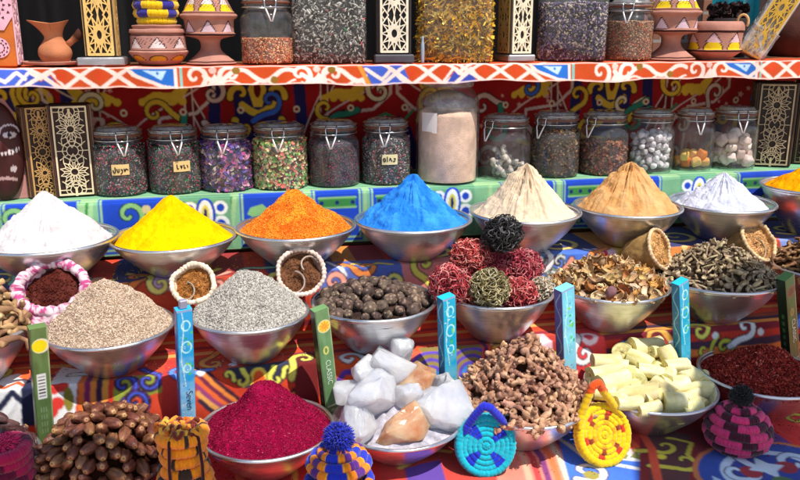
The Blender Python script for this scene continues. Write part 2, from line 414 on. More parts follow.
# ground, walls, stand
def gmat():
    m, nt, b, out = nmat('sandy_ground'); N = nt.nodes; K = nt.links
    tc = N.new('ShaderNodeTexCoord'); no = N.new('ShaderNodeTexNoise'); no.inputs['Scale'].default_value = 3; no.inputs['Detail'].default_value = 8; K.new(tc.outputs['Object'], no.inputs[0])
    cr = N.new('ShaderNodeValToRGB'); cr.color_ramp.elements[0].color = (.40, .32, .23, 1); cr.color_ramp.elements[1].color = (.58, .49, .37, 1); K.new(no.outputs[0], cr.inputs[0]); K.new(cr.outputs[0], b.inputs[0]); b.inputs['Roughness'].default_value = .95
    return m
g = obj('ground', to_mesh('ground', [(-300, -300, 0), (300, -300, 0), (300, 300, 0), (-300, 300, 0)], np.array([(0, 1, 2, 3)])), gmat()); tag(g, kind='structure')

def brickmat():
    m, nt, b, out = nmat('old_brick'); N = nt.nodes; K = nt.links
    tc = N.new('ShaderNodeTexCoord'); mp = N.new('ShaderNodeMapping'); mp.inputs['Rotation'].default_value = (PI / 2, 0, 0); K.new(tc.outputs['Object'], mp.inputs[0])
    br = N.new('ShaderNodeTexBrick'); br.inputs['Scale'].default_value = 4.2; br.inputs['Color1'].default_value = (.36, .15, .09, 1); br.inputs['Color2'].default_value = (.22, .09, .06, 1); br.inputs['Mortar'].default_value = (.36, .3, .26, 1)
    br.inputs['Mortar Size'].default_value = .03; K.new(mp.outputs[0], br.inputs[0]); K.new(br.outputs[0], b.inputs[0]); b.inputs['Roughness'].default_value = .9
    bp = N.new('ShaderNodeBump'); bp.inputs['Distance'].default_value = .01; bp.invert = True; K.new(br.outputs[1], bp.inputs['Height']); K.new(bp.outputs[0], b.inputs['Normal'])
    return m
mb = MB(); mb.add(*box(-2.2, 3.6, 3.25, 3.45, 0, 3.0)); o = mb.build('brick_wall', brickmat(), smooth=False)
tag(o, 'old brown brick wall seen behind the upper shelf at the right', 'wall')

mb = MB(); mb.add(*bevbox(XL, XR, 1.42, 2.78, .46, ZA - .006), L(90, 60, 40)); mb.add(*bevbox(XL, XR, YB + .008, 2.78, ZA - .0055, ZB - .006), L(90, 60, 40))
mb.add(*bevbox(XL, XR, YC + .008, 2.78, ZB - .0055, ZC - .006), L(90, 60, 40)); mb.add(*bevbox(XL, XR, YD + .008, 2.78, ZC - .0055, ZD - .006), L(90, 60, 40))
for x in (XL + .05, .7, XR - .11):
    for y in (1.46, 2.66): mb.add(*box(x, x + .06, y, y + .06, 0, .4605), L(80, 55, 35))
stand = mb.build('stepped_display_stand', M['wood'], smooth=False); tag(stand, 'stepped wooden display stand wholly covered by the printed cloths', 'display stand')
root = empty('upper_shelf', ((XL + XR) / 2, YS + .25, 0)); tag(root, 'wooden upper shelf carrying lanterns, big jars and clay pots', 'shelf')
mb = MB(); mb.add(*bevbox(-1.85, 1.85, -.235, .25, ZS - .045, ZS - .005), L(110, 75, 45)); mb.build('shelf_board', M['wood'], root, smooth=False)
for x in (-1.92, 1.855):
    mb = MB(); mb.add(*bevbox(x, x + .065, .17, .235, 0, 2.15), L(100, 68, 42)); mb.build('post', M['wood'], root, smooth=False)

# ------------------------------------------------------------------ hem cloth of the upper shelf
def px_x(px, Y, py=80): return P(px, py, Y)[0]
cv = Cv(XL, XR, -.22, .056, .0018, (206, 78, 30))
PK = (255, 226, 214); PK2 = (246, 196, 184); BL = (40, 110, 200); OR = (214, 72, 30); PU = (120, 80, 170)
def hem_cell(px, kind, w=1.0):
    x = px_x(px, YS, 75); u = .055
    if kind == 'lattice':
        for s in (-1, 0, 1):
            cv.stroke([(x + s * .1 - .06, -.02), (x + s * .1 + .06, u + .01)], .012, PK); cv.stroke([(x + s * .1 + .06, -.02), (x + s * .1 - .06, u + .01)], .011, PK)
        cv.disc(x + .05, .022, .014, OR); cv.disc(x - .05, .022, .014, OR)
    if kind == 'scroll':
        cv.scroll(x, .026, .034, 0, 1.15, .0125, PK, .06); cv.scroll(x + .1, .026, .034, PI, 1.1, .0125, PK, .05, -1); cv.poly([(x + .03, .056), (x + .055, .02), (x + .08, .056)], PK); cv.disc(x + .05, .01, .011, PK2)
    if kind == 'wave':
        t = np.linspace(0, 1, 30); cv.stroke(np.stack([x + (t - .5) * .26, .026 + .017 * np.sin(t * 12)], 1), .013, PK)
        cv.stroke(np.stack([x + (t - .5) * .26, .05 + .008 * np.sin(t * 17)], 1), .006, PK)
        cv.disc(x - .04, .012, .012, (150, 110, 40)); cv.disc(x + .07, .04, .011, (150, 110, 40))
    if kind == 'blue':
        cv.poly([(x - .07, 0), (x + .075, 0), (x + .075, .056), (x + .02, .05), (x - .05, .024)], PK); cv.poly([(x - .055, .003), (x + .066, .003), (x + .066, .05), (x + .03, .044), (x - .035, .02)], BL)
        cv.poly([(x - .02, .008), (x + .045, .01), (x + .03, .034)], (190, 220, 245)); cv.disc(x + .02, .016, .004, BL)
        cv.stroke([(x + .085, 0), (x + .085, .056)], .008, (130, 200, 190))
    if kind == 'purple':
        cv.poly([(x - .05, .056), (x - .025, .02), (x, .04), (x + .025, .02), (x + .05, .056)], (60, 80, 180)); cv.stroke([(x - .06, .05), (x - .028, .012), (x, .032), (x + .028, .012), (x + .06, .05)], .008, PK)
    if kind == 'bluewave':
        cv.poly([(x - .06, .0), (x + .06, -.01), (x + .09, .056), (x - .03, .056)], (70, 100, 200)); cv.stroke([(x - .05, .01), (x, .04), (x + .03, .012), (x + .07, .05)], .01, PK)
        cv.stroke([(x - .07, .0), (x - .04, .056)], .012, (230, 150, 60))
for px, k in ((-60, 'wave'), (5, 'bluewave'), (40, 'purple'), (80, 'lattice'), (150, 'blue'), (195, 'scroll'), (250, 'wave'), (300, 'scroll'), (345, 'wave'), (382, 'bluewave'), (428, 'lattice'), (462, 'purple'), (500, 'lattice'), (548, 'blue'), (600, 'scroll'), (650, 'wave'), (695, 'scroll'), (738, 'blue'), (785, 'lattice'), (840, 'lattice'), (900, 'wave')): hem_cell(px, k)
cv.stroke([(XL, .053), (XR, .053)], .004, PK); cv.stroke([(XL, -.004), (XR, -.004)], .006, PK2)
def hem_fn(X, W):
    top = W < 0; wob = .0035 * np.sin(X * 9) + .0025 * np.sin(X * 23 + 1) + .0015 * fbm(np.stack([X, W, W], -1), 30, 2)
    Z = np.where(top, ZS + .001 + .0008 * np.sin(X * 50), ZS - W * 1.02 + wob * (W / .05))
    rr = np.clip(1 - np.abs(W) / .012, 0, 1); Z = Z - .004 * rr ** 2
    Y = np.where(top, YS - W, YS + .002 - .012 * np.clip(W / .05, 0, 1) * (np.sin(X * 31) * .5 + .5) * (.6 + .4 * np.sin(X * 7)) - .002)
    return np.stack([X, Y, Z], -1)
o = sheet('shelf_cloth', cv, hem_fn, M['cloth']); tag(o, 'orange and cream scroll printed cloth hanging over the edge of the upper shelf', 'cloth')

# ------------------------------------------------------------------ backdrop cloth between the shelves
YK = 2.80
cv = Cv(XL, XR, 0, .40, .0022, (176, 26, 28))      # v = 1.46 - z
def kx(px): return P(px, 105, YK)[0]
def kv(py, px=400): return 1.46 - P(px, py, YK)[2]
NV = (44, 34, 90); YE = (246, 190, 60); GP = (240, 196, 180); cv.ol = ((70, 12, 20), .004)
for px0 in (258, 612, 20):
    x = kx(px0)
    for f in (-1, 1):
        cv.poly([(x + f * .12, .0), (x + f * .16, 0), (x + f * .18, .40), (x + f * .14, .40)], NV)
        t = np.linspace(0, 1, 24)
        cv.stroke(np.stack([x + f * (.30 - .17 * np.cos(t * 1.5)), .42 - .44 * t], 1), .034, GP)
        cv.stroke(np.stack([x + f * (.30 - .17 * np.cos(t * 1.5)), .42 - .44 * t], 1), .024, (120, 14, 20))
        cv.stroke([(x + f * .23, 0), (x + f * .225, .40)], .030, GP); cv.stroke([(x + f * .23, 0), (x + f * .225, .40)], .02, (128, 22, 22))
    cv.poly([(x - .085, 0), (x + .085, 0), (x + .07, .4), (x - .07, .4)], NV); cv.fleur(x, .12, .24, YE, (120, 20, 16)); cv.fleur(x, .33, .16, YE, (120, 20, 16))
for px0, f in ((165, 1), (345, 1), (532, 1), (690, 1), (95, -1), (440, -1)):
    x = kx(px0)
    t = np.linspace(0, 1, 24)
    cv.stroke(np.stack([x + f * (.12 * np.cos(t * PI)), .04 + .19 * t ** 1.4], 1), .006, GP)
    cv.stroke([(x + f * .07, -.01), (x + f * .065, .05), (x + f * .03, .085), (x - f * .03, .08), (x - f * .07, .09)], np.array([.02, .03, .04, .034, .012]), YE)
    for k in range(5): cv.disc(x - f * (.07 - k * .032), .095, .013, YE)
    cv.poly([(x + f * .12, .4), (x + f * .16, .15), (x + f * .11, .2), (x + f * .04, .4)], NV)
    cv.stroke([(x + f * .165, -.01), (x + f * .16, .08), (x + f * .1, .135), (x - f * .02, .15), (x - f * .03, .4)], .011, GP)
for px0 in (112, 388, 500, 722, 60, 560, 760):
    x = kx(px0)
    for k in range(16):
        cv.star(x + RS.uniform(-.09, .09), RS.uniform(.01, .36), RS.uniform(.007, .016), (240, 170, 160), a0=RS.uniform(0, 1))
for px0 in (385, 650): 
    x = kx(px0); cv.stroke([(x - .06, .18), (x, .15), (x + .06, .18), (x + .1, .14)], .01, (60, 140, 90))
for i, x in enumerate(np.arange(XL, XR, .19)):
    f = 1 if i % 2 else -1; c = (YE, GP, (70, 110, 200), YE, (250, 220, 180))[i % 5]
    cv.scroll(x, .07 + .03 * (i % 3), .042, i, 1.15, .014, c, .06, f); cv.scroll(x + .05, .20 + .02 * (i % 2), .05, i + 2, 1.2, .016, (GP, YE, (60, 140, 110))[i % 3], .05, -f)
    cv.scroll(x + .02, .32, .045, i, 1.2, .014, (YE, GP)[i % 2], .05, f); cv.disc(x + .09, .13, .012, (250, 220, 180)); cv.disc(x + .09, .13, .006, (180, 30, 30))
def back_fn(X, W):
    Y = YK + .012 * np.sin(X * 6) + .007 * np.sin(X * 17 + W * 4) + .004 * fbm(np.stack([X, W, W], -1), 9, 3)
    return np.stack([X, Y, 1.46 - W], -1)
o = sheet('backdrop_cloth', cv, back_fn, M['cloth']); tag(o, 'dark red cloth with yellow lilies and small stars hanging behind the clasp jars', 'cloth')

# ------------------------------------------------------------------ green and blue cloth of the jar shelf
cv = Cv(XL, XR, -.34, .166, .0021, (128, 184, 140))    # v<0 on top, v>0 down the front
MI = (140, 196, 128); MI2 = (156, 200, 146); cv.ol = ((24, 60, 60), .0035); B1 = (30, 74, 196); B2 = (20, 40, 110); G1 = (60, 140, 70); WH = (238, 244, 240)
def dx(px, py=205): return P(px, py, YD)[0]
cv.rect(XL, XR, -.05, 0, MI2); cv.stroke([(XL, -.055), (XR, -.055)], .006, (90, 150, 120))
def panel(px0, px1, kind):
    a, b = dx(px0), dx(px1); m = (a + b) / 2
    cv.poly([(a, -.03), (b, -.03), (b, .16), (a, .16)], B1); cv.stroke([(a + .007, -.02), (b - .007, -.02), (b - .007, .15), (a + .007, .15)], .006, MI2, True)
    if kind == 's':
        n = max(1, int((b - a) / .13))
        for k in range(n):
            x = a + (b - a) * (k + .5) / n; f = 1 if k % 2 == 0 else -1
            cv.scroll(x - f * .02, .045, .045, 0, 1.2, .014, MI, .06, f); cv.scroll(x + f * .045, .11, .03, PI, 1.1, .011, MI, .03, -f)
            cv.disc(x + f * .03, .03, .013, (210, 200, 150))
    if kind == 'b':
        cv.rect(a + .02, b - .02, .022, .052, G1); cv.stroke([(a + .02, .022), (b - .02, .022)], .006, MI); cv.stroke([(a + .02, .052), (b - .02, .052)], .006, MI)
        n = int((b - a) / .04)
        for k in range(n): cv.disc(a + .03 + (b - a - .06) * k / max(1, n - 1), .037, .007, B2)
        for k in range(max(1, n // 2)): cv.scroll(a + .04 + k * .08, .1, .03, 0, 1.1, .009, MI, .02)
    if kind == 'l':
        cv.poly([(a + .03, .04), (m - .03, .03), (m, .06), (m - .05, .075), (a + .02, .06)], MI); cv.poly([(b - .03, .04), (m + .03, .03), (m, .06), (m + .05, .075), (b - .02, .06)], MI)
        cv.scroll(m, .105, .035, 0, 1.3, .01, MI, .05); cv.stroke([(a + .02, .09), (b - .02, .09)], .005, G1)
def medal(px):
    x = dx(px); cv.rect(x - .075, x + .075, -.03, .16, (110, 168, 128))
    for f in (-1, 1):
        cv.disc(x + f * .045, .035, .022, WH); cv.disc(x + f * .045, .035, .012, B1); cv.disc(x + f * .045, .085, .026, WH); cv.disc(x + f * .045, .085, .014, B1)
    cv.disc(x, .055, .03, B1, .055); cv.disc(x, .055, .022, WH, .045); cv.disc(x, .055, .012, (220, 210, 90), .03); cv.disc(x, .055, .005, B2, .02)
    cv.disc(x, .13, .03, B1, .025); cv.disc(x, .13, .018, MI2, .014)
for a, b, k in ((-60, -8, 's'), (0, 36, 's'), (50, 80, 'b'), (98, 172, 's'), (240, 304, 'l'), (312, 362, 'b'), (370, 418, 'b'), (500, 555, 'l'), (562, 606, 'b'), (612, 660, 'l'), (735, 800, 'b'), (806, 880, 's')): panel(a, b, k)
for px in (90, 234): x = dx(px); cv.poly([(x - .03, 0), (x + .01, 0), (x - .01, .16), (x - .05, .16)], MI2); cv.stroke([(x - .008, 0), (x - .028, .16)], .008, G1)
for px in (205, 452, 697, -30): medal(px)
for px in (306, 365, 558, 609, 490, 730): x = dx(px); cv.rect(x - .006, x + .006, 0, .16, MI2)
def green_fn(X, W):
    top = W < 0; n = fbm(np.stack([X, W, W], -1), 12, 2, 4)
    e = np.clip(1 - np.abs(W) / .014, 0, 1) ** 2 * .005
    Z = np.where(top, ZD - e, ZD - W - e)
    dn = np.clip(W / .12, 0, 1)
    Y = np.where(top, YD - W, YD - dn * (.004 + .006 * (np.sin(X * 26 + 2 * np.sin(X * 5)) + 1) * .5 + .003 * n) + e * .6)
    return np.stack([X, Y, Z], -1)
o = sheet('jar_shelf_cloth', cv, green_fn, M['cloth']); tag(o, 'mint green and blue printed cloth covering the step under the clasp jars', 'cloth')

# ------------------------------------------------------------------ bright cloth over the three lower steps
V1, V2, V3, V4, V5 = .24, .24 + ZC - ZB, .24 + ZC - ZB + .24, .24 + ZC - ZA + .24, 0
V5 = V4 + .56
cv = Cv(XL, XR, 0, V5 + .42, .0024, (206, 60, 26))
def rc(px, py): q = P(px, py, YC); return q[0], V1 + ZC - q[2]
def rb(px, py): q = P(px, py, YB); return q[0], V3 + ZB - q[2]
def ra(px, py): q = PZ(px, py, ZA); return q[0], V4 + YB - q[1]
cv.ol = ((50, 20, 40), .0035); DR = (110, 16, 22); ORG = (232, 88, 30); PUR = (96, 62, 170); OLV = (140, 120, 40); NAV = (26, 30, 62); YEL = (236, 200, 70); WHT = (240, 228, 226)
# step C (mostly in the shade of the back bowls)
for x in np.arange(XL, XR, .42):
    cv.rect(x, x + .2, 0, V1, (60, 60, 110)); cv.rect(x + .2, x + .27, 0, V1, (210, 130, 50)); cv.rect(x + .27, x + .36, 0, V1, (150, 40, 40)); cv.scroll(x + .1, .12, .07, 0, 1.4, .016, (220, 190, 110))
# riser C and step B
for x in np.arange(XL, XR, .9):
    cv.rect(x, x + .32, V1, V3, (186, 70, 40)); cv.rect(x + .32, x + .6, V1, V3, (196, 66, 44)); cv.rect(x + .6, x + .68, V1, V3, WHT); cv.rect(x + .68, x + .9, V1, V3, (214, 130, 60))
    for k in range(4): cv.scroll(x + .4 + .12 * (k % 2), V1 + .05 + .1 * k, .045, k, 1.3, .014, (150, 190, 160))
    for k in range(3): cv.stroke([(x + .72 + .06 * k, V1), (x + .70 + .06 * k, V3)], .02, ((120, 40, 40), (240, 190, 120), (90, 50, 90))[k])
def patch(f, pts, c): cv.poly([f(*p) for p in pts], c)
def line(f, pts, w, c): cv.stroke([f(*p) for p in pts], w, c)
patch(rc, [(320, 245), (440, 245), (440, 300), (320, 300)], (84, 100, 170)); line(rc, [(345, 262), (358, 254), (366, 264), (380, 256), (392, 262)], .014, YEL)
patch(rc, [(400, 250), (455, 246), (450, 300), (405, 300)], (214, 128, 120)); line(rc, [(330, 245), (345, 275)], .012, WHT)
patch(rc, [(524, 240), (565, 240), (565, 292), (524, 292)], (84, 120, 196)); 
for q in ((541, 256), (541, 276), (559, 262)): x, v = rc(*q); cv.scroll(x, v, .036, 1, 1.2, .016, (164, 200, 170)); cv.scroll(x, v, .036, 1, 1.2, .006, (220, 235, 220))
patch(rc, [(565, 240), (596, 240), (606, 292), (565, 292)], (70, 110, 200)); line(rc, [(590, 240), (600, 258), (606, 280)], .01, WHT)
patch(rc, [(597, 240), (616, 240), (618, 292), (608, 292)], (232, 190, 196)); patch(rc, [(602, 240), (606, 240), (609, 262), (605, 262)], (200, 50, 60))
patch(rc, [(616, 240), (636, 240), (636, 292), (618, 292)], (236, 180, 80)); patch(rc, [(628, 246), (646, 252), (640, 280)], (140, 40, 50))
patch(rc, [(780, 235), (800, 235), (800, 262), (780, 262)], (130, 150, 210)); patch(rc, [(150, 262), (175, 262), (190, 290), (150, 290)], (190, 160, 200))
patch(rc, [(76, 262), (100, 262), (110, 292), (76, 292)], (226, 180, 150)); line(rc, [(88, 280), (110, 272)], .016, (232, 206, 80))
# step B: shade under the bowls put into the print as darker red stripes
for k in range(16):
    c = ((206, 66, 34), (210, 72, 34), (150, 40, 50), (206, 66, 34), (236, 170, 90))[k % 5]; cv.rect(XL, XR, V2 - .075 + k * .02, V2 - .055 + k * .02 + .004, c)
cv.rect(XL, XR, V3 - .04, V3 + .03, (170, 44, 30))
# riser B
patch(rb, [(-60, 340), (27, 340), (27, 430), (-60, 430)], ORG); patch(rb, [(-10, 350), (22, 372), (22, 430), (-10, 430)], WHT)
line(rb, [(-12, 392), (0, 408), (12, 392), (26, 404)], .014, NAV); line(rb, [(-12, 375), (2, 386), (12, 374), (26, 386)], .012, ORG); patch(rb, [(20, 352), (36, 352), (36, 425), (22, 425)], NAV)
patch(rb, [(48, 340), (78, 352), (76, 425), (48, 425)], WHT)
for q in ((54, 388), (62, 386), (58, 402), (52, 410)): x, v = rb(*q); cv.disc(x, v, .016, (214, 50, 40))
x, v = rb(69, 398); cv.disc(x, v, .012, (130, 120, 40), .03)
for k, c in enumerate(((238, 110, 40), (130, 30, 90), (240, 130, 50), (60, 24, 60), (240, 150, 60), (200, 50, 30))): patch(rb, [(78 + 6 * k, 340), (84 + 6 * k, 340), (85 + 6 * k, 430), (79 + 6 * k, 430)], c)
patch(rb, [(114, 340), (162, 340), (162, 430), (114, 430)], (206, 66, 34)); patch(rb, [(114, 376), (162, 368), (162, 392), (114, 400)], (140, 150, 50))
for q, f in (((124, 384), 1), ((148, 380), -1), ((135, 400), 1)): x, v = rb(*q); cv.scroll(x, v, .034, 0, 1.2, .014, PUR, .04, f); cv.scroll(x, v, .034, 0, 1.2, .005, (60, 90, 210), .04, f)
patch(rb, [(162, 340), (205, 340), (205, 430), (162, 430)], (190, 50, 40))
patch(rb, [(193, 340), (310, 340), (310, 430), (193, 430)], (200, 60, 26))
for k in range(7):
    c = ((60, 20, 40), (240, 130, 50), (110, 30, 60), (236, 100, 40), (150, 60, 110), (244, 160, 80), (50, 26, 50))[k]
    line(rb, [(188 + 2 * k, 356 + 7 * k), (240 + 4 * k, 400 + 8 * k)], .012, c); line(rb, [(330 - 4 * k, 356 + 7 * k), (278 - 5 * k, 400 + 8 * k)], .012, c)
patch(rb, [(226, 366), (262, 360), (295, 352), (291, 370), (276, 386), (245, 388)], (42, 46, 70))
x, v = rb(259, 383); cv.disc(x, v - .012, .024, YEL, .034); cv.disc(x, v - .01, .015, ORG, .026)
for f in (-1, 1):
    cv.scroll(x + f * .045, v - .012, .02, -PI / 2, .9, .010, (240, 226, 90), .02, f); cv.scroll(x + f * .078, v - .03, .014, PI / 2, .8, .008, (240, 226, 90), .01, -f)
patch(rb, [(296, 340), (318, 340), (318, 430), (292, 430)], (110, 20, 20))
patch(rb, [(326, 348), (424, 340), (424, 430), (326, 430)], (230, 84, 34)); line(rb, [(338, 400), (337, 382), (344, 372), (358, 370), (372, 366)], .014, PUR); line(rb, [(338, 400), (350, 392), (352, 384)], .008, (140, 130, 60))
patch(rb, [(400, 352), (424, 345), (424, 400), (400, 400)], (232, 92, 60))
patch(rb, [(422, 340), (484, 340), (484, 430), (422, 430)], (140, 120, 60))
for cx, cy in ((470, 372), (430, 376)):
    x, v = rb(cx, cy)
    for r in (.075, .055, .036, .018): cv.disc(x, v, r, (96, 66, 186)); cv.disc(x, v, r - .009, (150, 130, 60) if r != .036 else (40, 130, 190))
patch(rb, [(482, 340), (508, 336), (508, 430), (482, 430)], (232, 80, 40))
for k in range(3): patch(rb, [(484 + 8 * k, 330), (488 + 8 * k, 330), (489 + 8 * k, 430), (485 + 8 * k, 430)], ((90, 30, 90), (240, 190, 120), (120, 40, 60))[k])
patch(rb, [(510, 328), (552, 322), (552, 430), (510, 430)], (230, 180, 190)); x, v = rb(520, 342); cv.scroll(x, v, .04, 0, 1.2, .016, (200, 60, 70)); x, v = rb(543, 338); cv.disc(x, v, .02, WHT)
patch(rb, [(570, 318), (606, 312), (606, 400), (570, 400)], (214, 60, 60)); x, v = rb(590, 335); cv.disc(x, v, .028, (240, 200, 205)); cv.disc(x, v, .014, (200, 60, 80))
for k in range(9):
    c = ((150, 70, 40), (60, 30, 60), (230, 150, 60), (120, 24, 40), (190, 50, 30), (70, 40, 60), (220, 120, 50), (150, 30, 30), (200, 60, 30))[k]
    patch(rb, [(604, 312 + 7 * k), (900, 290 + 7 * k), (900, 297 + 7 * k), (604, 319 + 7 * k)], c)
x, v = rb(712, 347)
for f in (-1, 1): cv.scroll(x + f * .035, v, .026, 0, 1, .011, (190, 190, 60), .04, f)
for i, (px, py) in enumerate(((-20, 352), (95, 352), (180, 366), (212, 352), (305, 352), (350, 356), (400, 372), (498, 350), (530, 360), (582, 352), (625, 350), (655, 338), (700, 330), (745, 326), (790, 320))):
    x, v = rb(px, py); cv.scroll(x, v, .034, i, 1.2, .014, ((250, 214, 90), (250, 236, 226), (90, 130, 220), (250, 160, 70))[i % 4], .05, 1 if i % 2 else -1); cv.disc(x + .05, v + .02, .011, (250, 236, 226))
for i, px in enumerate(range(-40, 860, 58)):
    x, v = rc(px, 268 - px * .012); cv.scroll(x, v, .038, i * 2, 1.25, .015, ((250, 214, 90), (150, 200, 170), (250, 230, 220), (240, 130, 60))[i % 4], .05, 1 if i % 2 else -1); x, v = rc(px + 26, 285 - px * .012); cv.scroll(x, v, .03, i, 1.1, .013, ((240, 150, 130), (250, 220, 120))[i % 2], .04)
# step A
cv.rect(XL, XR, V4, V5 + .42, (200, 40, 30))
for x in np.arange(XL, XR, .5):
    cv.rect(x, x + .06, V4, V5 + .42, (90, 50, 120)); cv.stroke([(x + .14, V4), (x + .18, V5), (x + .14, V5 + .4)], .02, (222, 90, 50)); cv.stroke([(x + .3, V4), (x + .26, V5), (x + .3, V5 + .4)], .014, (220, 170, 60))
patch(ra, [(380, 425), (500, 420), (520, 520), (380, 520)], (190, 60, 46)); line(ra, [(400, 470), (430, 452), (450, 452)], .014, (230, 190, 90)); patch(ra, [(405, 470), (440, 462), (452, 500), (410, 500)], (90, 60, 150))
line(ra, [(512, 458), (522, 466), (520, 480)], .018, (222, 214, 150)); patch(ra, [(494, 432), (590, 432), (600, 520), (500, 520)], (226, 130, 110))
for k in range(8):
    c = ((240, 170, 140), (190, 60, 60), (120, 50, 110), (232, 110, 60), (244, 200, 170), (150, 40, 60), (70, 110, 60), (60, 90, 200))[k]
    line(ra, [(508 + 9 * k, 440 - k), (524 + 9 * k, 458), (532 + 10 * k, 490)], .016, c)
patch(ra, [(556, 432), (648, 455), (650, 520), (580, 520)], (60, 110, 214)); patch(ra, [(596, 448), (640, 452), (644, 462), (606, 460)], (240, 230, 225)); line(ra, [(560, 440), (590, 462), (640, 470)], .014, WHT); line(ra, [(575, 446), (610, 460), (650, 462)], .01, (230, 240, 245)); x, v = ra(588, 472); cv.scroll(x, v, .05, 0, 1.4, .016, WHT); cv.disc(x, v + .02, .02, (150, 140, 60))
for k in range(6): x, v = ra(598 + k * 8, 452 + (k % 2) * 5); cv.poly([(x - .02, v), (x, v - .02), (x + .02, v), (x, v + .02)], ((230, 190, 190), (120, 130, 60))[k % 2])
patch(ra, [(640, 420), (720, 420), (720, 520), (640, 520)], (120, 18, 26)); patch(ra, [(648, 430), (690, 436), (690, 510), (652, 510)], (84, 44, 44))
x, v = ra(664, 448); cv.scroll(x, v, .035, PI, .9, .014, (198, 186, 60), .05); x, v = ra(684, 462); cv.scroll(x, v, .045, PI, .9, .014, (198, 186, 60), .06)
line(ra, [(668, 440), (692, 444), (688, 456), (694, 462)], .012, (198, 186, 60)); x, v = ra(662, 458); cv.disc(x, v, .012, (214, 200, 60))
line(ra, [(640, 430), (652, 450), (658, 480)], .022, (214, 80, 50)); line(ra, [(722, 445), (712, 480)], .012, (222, 110, 60))
x, v = ra(775, 475); cv.disc(x, v, .20, (190, 110, 60), .16); cv.disc(x, v, .185, (40, 70, 150), .15)
cv.disc(x, v, .13, (180, 200, 214), .11); cv.disc(x, v, .105, (40, 60, 140), .09)
for f in (-1, 1):
    cv.scroll(x + f * .08, v - .03, .055, 0, 1.1, .02, (186, 206, 220), .05, f); cv.disc(x + f * .05, v - .02, .026, (150, 40, 50)); cv.star(x + f * .15, v + .0, .03, (170, 196, 214), 3)
cv.star(x, v - .03, .05, (190, 206, 214), 4, .5); cv.disc(x, v + .04, .03, (70, 110, 60))
x, v = ra(797, 420); cv.scroll(x, v, .04, 0, 1, .014, (190, 180, 60), .04)
cv.A = np.clip(cv.A * 1.25 + .01, 0, .95)
prof_v = np.array([0, V1, V2, V3, V4, V5, V5 + .42]); prof_y = np.array([YD - .006, YC, YC, YB, YB, 1.40, 1.385]); prof_z = np.array([ZC, ZC, ZB, ZB, ZA, ZA, ZA - .42])
def low_fn(X, W):
    vv = np.arange(-.05, V5 + .5, .001); ker = np.hanning(15); ker /= ker.sum()
    yy = np.convolve(np.interp(vv, prof_v, prof_y), ker, 'same'); zz = np.convolve(np.interp(vv, prof_v, prof_z), ker, 'same')
    Y = np.interp(W, vv, yy); Z = np.interp(W, vv, zz)
    def bell(a, b): return np.clip(np.sin(np.clip((W - a) / (b - a), 0, 1) * PI), 0, 1)
    n = fbm(np.stack([X, W * .5, W * 0], -1), 11, 3, 9); cr_ = 1 - np.abs(fbm(np.stack([X + .3 * W, W * .6, W * 0], -1), 9, 2, 21)); cr_ = np.clip(cr_ - .8, 0, 1) * 5
    fold = .5 + .5 * np.sin(X * 19 + 2.5 * np.sin(X * 4.3) + W * 5)
    Y = Y - (bell(V1, V2) * .012 + bell(V3, V4) * .016) * (fold + .4 * n + .3) - np.clip((W - V5) / .3, 0, 1) * .03 * (np.sin(X * 14 + np.sin(X * 3) * 2) + 1)
    Y = Y - .004 * cr_ * (bell(V1, V2) + bell(V3, V4)); Z = Z + .0015 * cr_ * bell(V4, V5) + .0015 * n * (bell(0, V1) + bell(V2, V3)) + bell(V4, V5) * (.004 * n + .002)
    return np.stack([X, Y, Z], -1)
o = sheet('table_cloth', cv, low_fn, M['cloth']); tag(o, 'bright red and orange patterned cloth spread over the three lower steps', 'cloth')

# ------------------------------------------------------------------ behind the upper shelf
def curtain(name, x0, x1, y, z0, z1, colf, amp, freq, label):
    cv = Cv(x0, x1, 0, z1 - z0, .012, (10, 10, 10)); cv.A[:] = colf(cv.X, cv.W)
    o = sheet(name, cv, lambda X, W: np.stack([X, y + amp * np.sin(X * freq + .6 * np.sin(X * 5)) + .3 * amp * np.sin(X * freq * 2.3 + W), z1 - W], -1), M['cloth']); return tag(o, label, 'cloth')
c0 = np.array(L(8, 6, 8))  # near-black sheet stands in for the wall lying in shadow
curtain('shade_sheet', -1.6, P(646, 20, 3.0)[0], 3.0, .1, 2.35, lambda X, W: np.tile(c0, X.shape + (1,)), .025, 38, 'black sheet added for the shade behind the lanterns and pots of the upper shelf')
def teal(X, W):
    t = (np.sin(X * 60) * .5 + .5)[..., None]; return np.array(L(6, 40, 70)) * (1 - t) + np.array(L(20, 150, 165)) * t
curtain('teal_curtain', P(713, 10, 3.05)[0], P(756, 10, 3.05)[0], 3.05, .1, 2.35, teal, .02, 70, 'teal striped scarf cloth hanging behind the clay bowl')
c1 = np.array(L(50, 26, 22))
curtain('brown_curtain', P(756, 10, 3.12)[0], 3.4, 3.12, .1, 2.35, lambda X, W: np.tile(c1, X.shape + (1,)), .02, 30, 'dark brown curtain behind the leaning lantern at the right')
